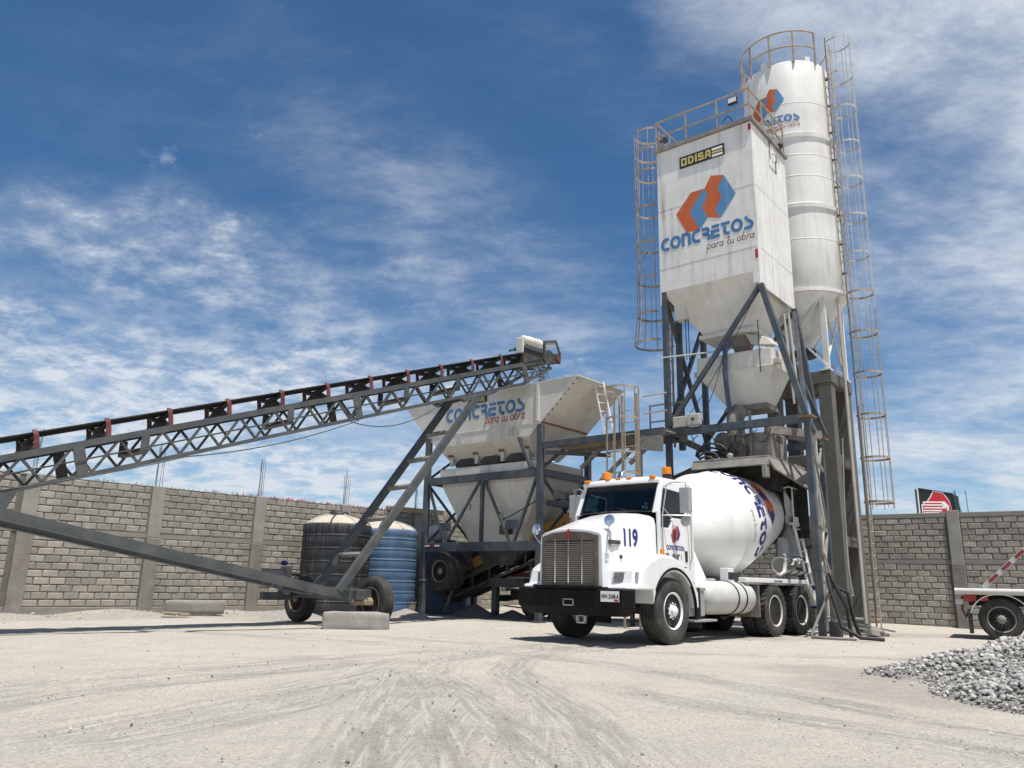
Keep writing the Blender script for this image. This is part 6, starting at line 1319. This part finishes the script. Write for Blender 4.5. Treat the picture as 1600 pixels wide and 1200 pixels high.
# ------------------------------------------------------------------ water tanks
def tank(label, loc, R_, H_, mat, lid, streaks=True, rows=7):
    t = thing('water_tank', label, 'water tank', loc, rnd(0, 3))
    p = [(R_ - .03, -0.02)]
    for k in range(rows):
        z0 = H_ * k / rows; z1 = H_ * (k + 1) / rows
        p += [(R_ - .012, z0 + .01), (R_, z0 + .035), (R_ - .012, z0 + .06), (R_ - .016, z0 + .09), (R_ - .002, z0 + .13), (R_ - .002, z1 - .03)]
    p += [(R_ - .02, H_), (R_ - .06, H_ + .02)]
    build('tank_shell', MB().lathe(p, 64, 'Z'), mat, t, smooth=40)
    d = [(R_ - .05, H_ + .015), (R_ * .8, H_ + .12), (R_ * .55, H_ + .21), (R_ * .3, H_ + .265), (0.24, H_ + .28)]
    dm = build('dome', MB().lathe(d, 48, 'Z'), lid, t, smooth=50)
    for k in range(8):
        a = 2 * pi * k / 8; build('dome_rib', MB().tube([(r_ * cos(a), r_ * sin(a), z + .012) for r_, z in d], 0.022, 6), mat if k % 2 else lid, dm, smooth=60)
    build('lid', MB().lathe([(0.26, H_ + .26), (0.28, H_ + .30), (0.25, H_ + .36), (0.05, H_ + .38)], 24, 'Z'), m_blackt, dm, smooth=40)
    return t
tank('black ribbed water tank with dusty dome and white streaks', (-4.66, 21.77, 0.03), 0.92, 2.36, m_blackt, m_tanklid)
tank('blue ribbed water tank beside the black tank, dusty top', (-3.62, 23.35, 0.03), 0.96, 2.34, m_blue, m_tanklid, rows=8)
tank('blue water tank in shade behind the hanging wheels of the bin', (-1.95, 25.75, 0.0), 0.80, 1.9, m_blue, m_tanklid)

# ------------------------------------------------------------------ flatbed trailer at the right edge
TL = thing('flatbed_trailer', 'white flatbed trailer with red lamps half hidden behind the stone heap', 'trailer', (10.62, 17.55, 0), radians(-32))
build('side_pipe', MB().tube([(-0.82, -0.12, 1.0), (4.5, -0.12, 1.0)], 0.07, 14), m_tank, TL, smooth=50)
build('bed', MB().box(-0.75, 4.5, -0.02, 1.9, 0.93, 1.05), m_dusty, TL)
build('chassis_beam', MB().box(-0.6, 4.5, 0.35, 0.47, 0.70, 0.93), m_dark, TL); build('chassis_beam', MB().box(-0.6, 4.5, 1.35, 1.47, 0.70, 0.93), m_dark, TL)
rk = build('ramp_arm', MB().bar((-0.28, -0.02, 1.08), (0.85, -0.02, 2.15), 0.06, 0.10), m_tank, TL)
for k in range(3):
    t = 0.12 + k * 0.24; p = Vector((-0.28, -0.055, 1.08)).lerp(Vector((0.85, -0.055, 2.15)), t); q = Vector((-0.28, -0.055, 1.08)).lerp(Vector((0.85, -0.055, 2.15)), t + 0.15); build('red_stripe', MB().bar(p, q, 0.008, 0.07), M('faded_red_stripe', (0.22, 0.03, 0.03), 0.6), rk)
build('tail_lamp', MB().box(-0.66, -0.42, -0.10, 0.02, 0.78, 0.93), m_red, TL, bevel=0.02); build('tail_lamp', MB().box(-0.84, -0.68, -0.12, -0.02, 0.72, 0.84), m_alu, TL, bevel=0.015); build('tail_lamp', MB().box(-0.36, -0.20, -0.08, 0.02, 0.80, 0.90), m_red, TL, bevel=0.02)
build('mudguard', MB().loft([[(0.56 * cos(t) * (1 if s_ == 0 else 1.03), yy, 0.44 + 0.50 * sin(t) * (1 if s_ == 0 else 1.04)) for s_, yy in ((0, -.16), (1, -.16), (1, .22), (0, .22))] for t in [radians(168 - 156 * i / 16) for i in range(17)]]), m_silo, TL, smooth=40)
build('rubber_flap', MB().box(-0.62, -0.55, -0.15, 0.2, 0.12, 0.62), m_rubber, TL)
build('axle', MB().tube([(0, 0.0, 0.42), (0, 1.85, 0.42)], 0.05, 8), m_dark, TL)
for v in (0.0, 1.85): wheel(TL, (0.0, v, 0.43), 0.43, 0.24, -1 if v == 0 else 1, m_rimb if v else M('grey_trailer_rim', (0.20, 0.195, 0.18), 0.6, var=0.15), 0.26, 0.07, axis='Y', hub=0.09, holes=4)
wheel(TL, (1.15, 0.0, 0.43), 0.43, 0.24, -1, m_rimw, 0.26, 0.07, axis='Y', hub=0.09, holes=4)
build('hitch_chain', MB().tube([(-0.70, 0.1, 0.9), (-0.72, 0.05, 0.6), (-0.66, 0.05, 0.45), (-0.62, 0.1, 0.55)], 0.03, 6), m_redguard, TL, smooth=60)

# ------------------------------------------------------------------ second truck, mostly hidden behind the mixer truck
ST = thing('parked_truck', 'white truck with a red stripe parked behind, beside the bin frame', 'truck', (0.15, 24.1, 0), radians(172))
def T2(name, mb, mat, **k): return build(name, mb, mat, ST, **k)
T2('hood', MB().loft([[(x, y, z) for y, z in ((-.86, .95), (-.86, h - .08), (-.70, h), (.70, h), (.86, h - .08), (.86, .95))] for x, h in ((0.05, 1.28), (-0.25, 1.38), (-1.35, 1.72))]), m_truck, smooth=30)
T2('cab', MB().loft([[(x, y, z) for x, y in ((-1.30, -.88), (-1.30, .88), (-2.9, .88), (-2.9, -.88))] for z in (0.8, 1.72)] + [[(x, y, 2.35) for x, y in ((-1.75, -.75), (-1.75, .75), (-2.85, .75), (-2.85, -.75))]]), m_truck, bevel=0.04)
T2('windshield', MB().hexa([(-1.28, -.72, 1.76), (-1.28, .72, 1.76), (-1.30, .72, 1.76), (-1.30, -.72, 1.76), (-1.70, -.66, 2.28), (-1.70, .66, 2.28), (-1.72, .66, 2.28), (-1.72, -.66, 2.28)]), m_glass)
T2('cargo_bed', MB().box(-5.2, -2.95, -.9, .9, 0.8, 1.35), m_truck, bevel=0.03)
for y in (-0.864, 0.864): T2('red_stripe', MB().box(-5.1, -0.02, y - .006, y + .006, 1.14, 1.27), m_red)
T2('red_stripe', MB().box(0.045, 0.062, -.80, .80, 1.13, 1.24), m_red)
for y in (-0.66, 0.66): T2('headlight', MB().box(0.02, 0.085, y - .16, y + .16, 0.96, 1.10), m_lens, bevel=0.015); T2('turn_signal', MB().box(-0.10, 0.03, y * 1.28 - .03, y * 1.28 + .03, 1.13, 1.26), m_orange, bevel=0.01)
T2('grille', MB().box(0.04, 0.07, -.46, .46, 0.96, 1.10), m_dark)
T2('front_bumper', MB().box(0.05, 0.22, -.95, .95, 0.74, 0.92), m_alu, bevel=0.03)
T2('winch_beam', MB().box(0.02, 0.34, -.55, .9, 0.46, 0.62), m_black, bevel=0.02)
T2('chassis', MB().box(-5.0, 0.0, -.45, .45, 0.5, 0.8), m_dark)
for x in (-0.75, -4.2):
    for y in (-0.80, 0.80): wheel(ST, (x, y, 0.38), 0.38, 0.24, 1 if y > 0 else -1, m_rimw, 0.22, 0.05, axis='Y', hub=0.07)

# ------------------------------------------------------------------ concrete blocks, heaps, hoses, timber
def rough_block(name, label, loc, rz, L, D, H_, mat=None):
    bm = bmesh.new(); bmesh.ops.create_cube(bm, size=1.0); bmesh.ops.subdivide_edges(bm, edges=bm.edges[:], cuts=5, use_grid_fill=True)
    for v in bm.verts:
        q = Vector((v.co.x * L, v.co.y * D, (v.co.z + 0.5) * H_)); k = noise.noise(q * 4 + Vector((loc[0], 0, 0))); e = sum(abs(abs(c) - 0.5) < 0.01 for c in v.co)
        v.co = q * (1 + 0.0) - Vector((v.co.x, v.co.y, v.co.z)).normalized() * (0.014 * (e - 1) + 0.020 * k + (0.075 * abs(k) if e > 1 else 0))
    m = bpy.data.meshes.new(name); bm.to_mesh(m); bm.free()
    return tag(build(name, m, mat or m_conc, smooth=40, loc=loc, rot=(0, 0, rz)), label, 'concrete block')
rough_block('concrete_block', 'long chipped concrete block on the ground in front of the conveyor wheels', (-3.05, 16.65, -0.03), radians(9), 1.32, 0.42, 0.36)
rough_block('concrete_block', 'weathered concrete slab standing against the left wall', (-7.62, 20.0, 0.06), radians(30), 1.35, 0.28, 0.34, m_tiebeam)
def heap(label, loc, R_, H_, mat, sx=1.0, rz=0.0):
    rings = []
    for k in range(7):
        r_ = R_ * (1 - k / 6.2); rings.append([(r_ * sx * cos(t) * (1 + .12 * noise.noise((cos(t) * 2, sin(t) * 2, loc[0]))), r_ * sin(t), H_ * (k / 6) ** 0.9 - .03 + .02 * noise.noise((cos(t) * 3 + k, sin(t) * 3, loc[1]))) for t in [2 * pi * i / 28 for i in range(28)]])
    return tag(build('sand_heap', MB().loft(rings), mat, smooth=60, loc=loc, rot=(0, 0, rz)), label, 'sand heap')
m_sand = M('grey_sand', (0.27, 0.255, 0.235), 0.97, var=0.15, scale=4, bump=0.4, bscale=40)
m_sandd = M('darker_sand', (0.13, 0.125, 0.115), 0.97, var=0.2, scale=4, bump=0.4, bscale=40)  # same sand in a darker tone
heap('small grey sand heap behind the far conveyor wheel', (-5.35, 20.4, 0), 0.75, 0.30, m_sand, 1.3, 0.8)
heap('low grey sand heap beside the foot of the bin frame', (-2.75, 22.2, 0), 0.55, 0.26, m_sand, 1.4, 0.3)
heap('taller of the two dark sand heaps under the bin', (-0.95, 23.6, 0), 0.60, 0.40, m_sandd, 1.5, -0.7)
heap('lower of the two dark sand heaps under the bin', (0.15, 23.0, 0), 0.5, 0.26, m_sandd, 1.6, -0.7)
HS = thing('hose_stand', 'bent pipe stand at the foot of the silo leg holding hoses', 'hose stand', (6.45, 16.55, 0), SF)
build('pipe_loop', MB().tube([(0.05, 0.25, 0.95), (-0.12, 0.05, 0.50), (-0.26, -0.12, 0.10), (-0.24, -0.16, 0.035), (0.30, -0.16, 0.035), (0.56, 0.0, 0.035)], 0.03, 8), m_hose, HS, smooth=60)
for k, pts in enumerate(([(0.02, 0.2, 1.25), (0.10, 0.1, 0.95), (0.22, 0.05, 0.55), (0.30, 0.0, 0.25), (0.62, 0.1, 0.06), (1.0, 0.3, 0.04)], [(0.05, 0.22, 1.30), (0.22, 0.2, 0.95), (0.36, 0.25, 0.62), (0.38, 0.3, 0.05)], [(0.1, 0.2, 1.05), (0.38, 0.3, 0.92), (0.42, 0.4, 0.4), (0.5, 0.5, 0.04)])):
    build('black_hose', MB().tube(pts, 0.04, 8), m_cable, HS, smooth=60)
build('white_hose', MB().tube([(0.35, 0.9, 4.2), (0.30, 0.8, 2.6), (0.34, 0.6, 1.4), (0.42, 0.5, 0.86), (0.30, 0.4, 0.82), (0.10, 0.3, 1.1), (0.0, 0.2, 1.7)], 0.018, 7), m_hose, HS, smooth=60)
build('drop_pipe', MB().tube([(0.62, 1.4, 0.5), (0.62, 1.4, 5.0)], 0.025, 7), m_hose, HS, smooth=50)
build('valve_body', MB().box(0.0, 0.22, 0.12, 0.34, 0.02, 0.35), m_dark, HS, bevel=0.03)
build('cross_pipe', MB().tube([(-0.05, 0.2, 0.42), (0.55, 0.6, 0.40)], 0.03, 7), m_hose, HS, smooth=50)
RB = thing('rubble', 'pieces of broken timber and rubble at the foot of the concrete frame', 'rubble', (7.75, 18.55, 0), SF)
for k in range(9): build('chunk', MB().box(-.12 - rnd(0, .1), .1 + rnd(0, .1), -.08, .1, 0, rnd(.08, .18)), m_conc2 if k % 2 else m_dusty, RB, loc=(rnd(-.4, .7), rnd(-.5, .8), rnd(-.02, .08)), rot=(rnd(-.3, .3), rnd(-.3, .3), rnd(0, 3)), bevel=0.02)
build('plank', MB().bar((-0.7, -0.2, 0.38), (0.9, 0.25, 0.10), 0.10, 0.035), m_dusty, RB)
tag(build('plank', MB().bar((0, 0, 0), (1.3, 0.2, 0.02), 0.16, 0.04), m_wood, loc=(-0.1, 24.9, 0.30), rot=(0, 0.12, 0.1)), 'weathered timber plank lying before the far wall under the bin', 'plank')
tag(build('shaded_sheet_strip', MB().bar((0, 0, 0), (1.9, 1.6, 0), 0.12, 0.14), m_wood, loc=(-3.9, 25.35, topL + 0.09)), 'long brown strip on the left wall behind the blue tank, in place of a shaded corrugated sheet', 'shaded strip')  # brown bar stands in for the shading of a corrugated sheet

# ------------------------------------------------------------------ roadside sign and shed beyond the walls
SGN = thing('billboard', 'dark sign with a red drop and white eagle head beyond the right wall', 'sign', (18.6, 34.1, 0), radians(-6))
build('panel', MB().loft([[(-0.92, -.15, 3.2), (0.62, -.15, 3.2), (0.86, 0.05, 3.2), (0.80, .2, 3.2), (-0.92, .2, 3.2)], [(-0.92, -.15, 5.32), (0.50, -.15, 5.10), (0.80, 0.05, 5.02), (0.75, .2, 5.02), (-0.92, .2, 5.32)]]), m_signgreen, SGN)
build('frame_edge', MB().bar((-0.94, -.15, 3.2), (-0.94, -.15, 5.34), 0.04, 0.04), m_signwhite, SGN); build('frame_edge', MB().bar((-0.92, -.16, 5.33), (0.5, -.16, 5.11), 0.04, 0.03), m_signgreen, SGN)
drop = [(-0.80, 4.62), (-0.60, 4.72), (-0.42, 4.95), (-0.30, 5.18), (0.10, 5.10), (0.30, 4.80), (0.38, 4.45), (0.32, 4.15), (0.15, 3.85), (-0.8, 3.85)]
def flat(poly, y, mat, nm): v, f = tri_poly(poly); build(nm, MB().add([(a, y, c) for a, c in v], f), mat, SGN)
flat([(a * 1.05, 4.45 + (c - 4.45) * 1.08) for a, c in drop], -0.156, m_signwhite, 'drop_outline'); flat(drop, -0.160, m_signred, 'red_drop')
for k, (x0_, x1_, z) in enumerate(((-0.80, 0.12, 4.74), (-0.82, 0.05, 4.62), (-0.80, 0.20, 4.50), (-0.82, -0.05, 4.38), (-0.80, -0.15, 4.28), (-0.80, -0.22, 4.18))):
    flat([(x0_, z - .03), (x1_, z - .035), (x1_ + .06, z), (x1_ - .02, z + .03), (x0_ + .05, z + .02)], -0.164, m_signwhite, 'feather')
flat([(0.0, 4.72), (0.18, 4.70), (0.28, 4.58), (0.28, 4.45), (0.20, 4.38), (0.18, 4.48), (0.02, 4.52)], -0.164, m_signwhite, 'eagle_head')
for x in (-0.5, 0.5): build('sign_post', MB().box(x - .08, x + .08, 0.21, 0.37, 0, 4.8), m_dark, SGN)
for x, lean in ((0.55, 0.06), (0.68, 0.16), (0.98, 0.02)): build('green_pole', MB().tube([(x, -0.3, 3.0), (x + lean * .3, -0.3, 4.2), (x - lean, -0.3, 5.22)], 0.014, 6), m_green, SGN, smooth=50)
SHD = thing('shed', 'grey roofed shed beyond the far wall behind the truck cab', 'shed', (4.6, 36.0, 0), radians(-6))
build('wall', MB().box(-3.2, 3.0, 0.0, 5.0, 0, 4.6), m_conc, SHD); 
for k in range(26): build('roof_rib', MB().hexa([(-3.5 + k * .26, -0.4, 4.62), (-3.28 + k * .26, -0.4, 4.62), (-3.28 + k * .26, 5.4, 5.6), (-3.5 + k * .26, 5.4, 5.6), (-3.46 + k * .26, -0.4, 4.68), (-3.32 + k * .26, -0.4, 4.68), (-3.32 + k * .26, 5.4, 5.66), (-3.46 + k * .26, 5.4, 5.66)]), m_galv, SHD)
build('roof_sheet', MB().hexa([(-3.5, -0.4, 4.56), (3.3, -0.4, 4.56), (3.3, 5.4, 5.54), (-3.5, 5.4, 5.54), (-3.5, -0.4, 4.62), (3.3, -0.4, 4.62), (3.3, 5.4, 5.60), (-3.5, 5.4, 5.60)]), m_galv, SHD)

# ------------------------------------------------------------------ odds and ends on the ground
PV = thing('pipe_stub', 'short white pipe with a coupling lying beside the bin frame foot', 'pipe', (-2.95, 22.9, 0.07), 0.4)
build('pipe', MB().tube([(-0.3, 0, 0), (0.32, 0.05, 0.0)], 0.05, 12), m_tank, PV, smooth=50); build('coupling', MB().tube([(0.18, 0.04, 0.0), (0.34, 0.052, 0.0)], 0.075, 12), m_tank, PV, smooth=50)
TP = thing('tank_pipe', 'grey outlet pipe with valve running along the foot of the tanks', 'pipe', (-4.0, 21.7, 0), 0.6)
build('pipe', MB().tube([(-0.2, 0.1, 0.14), (1.5, 0.3, 0.14), (1.7, 0.6, 0.14)], 0.035, 8), m_hose, TP, smooth=50); build('valve', MB().box(0.55, 0.68, 0.12, 0.26, 0.08, 0.22), m_dark, TP, bevel=0.02); build('valve_handle', MB().bar((0.5, 0.19, 0.27), (0.74, 0.19, 0.27), 0.03, 0.015), m_red, TP)
tag(build('plank', MB().bar((0, 0, 0), (0.62, 0.12, 0.0), 0.14, 0.03), m_wood, loc=(-8.05, 19.15, 0.13), rot=(0.05, 0.08, 0.5)), 'short grey board lying by the foot of the left wall', 'plank')
BK = thing('bucket', 'dusty dark bucket standing beside the blue tank', 'bucket', (-2.72, 23.0, 0.05), 0)
build('pail', MB().lathe([(0.001, 0), (0.12, 0), (0.155, 0.32), (0.165, 0.32), (0.165, 0.34), (0.145, 0.34), (0.11, 0.02), (0.001, 0.02)], 20, 'Z'), m_dusty, BK, smooth=40)
build('handle', MB().tube([(0.165 * cos(t), 0.03, 0.33 + 0.12 * sin(t)) for t in [pi * k / 10 for k in range(11)]], 0.006, 5), m_dark, BK)
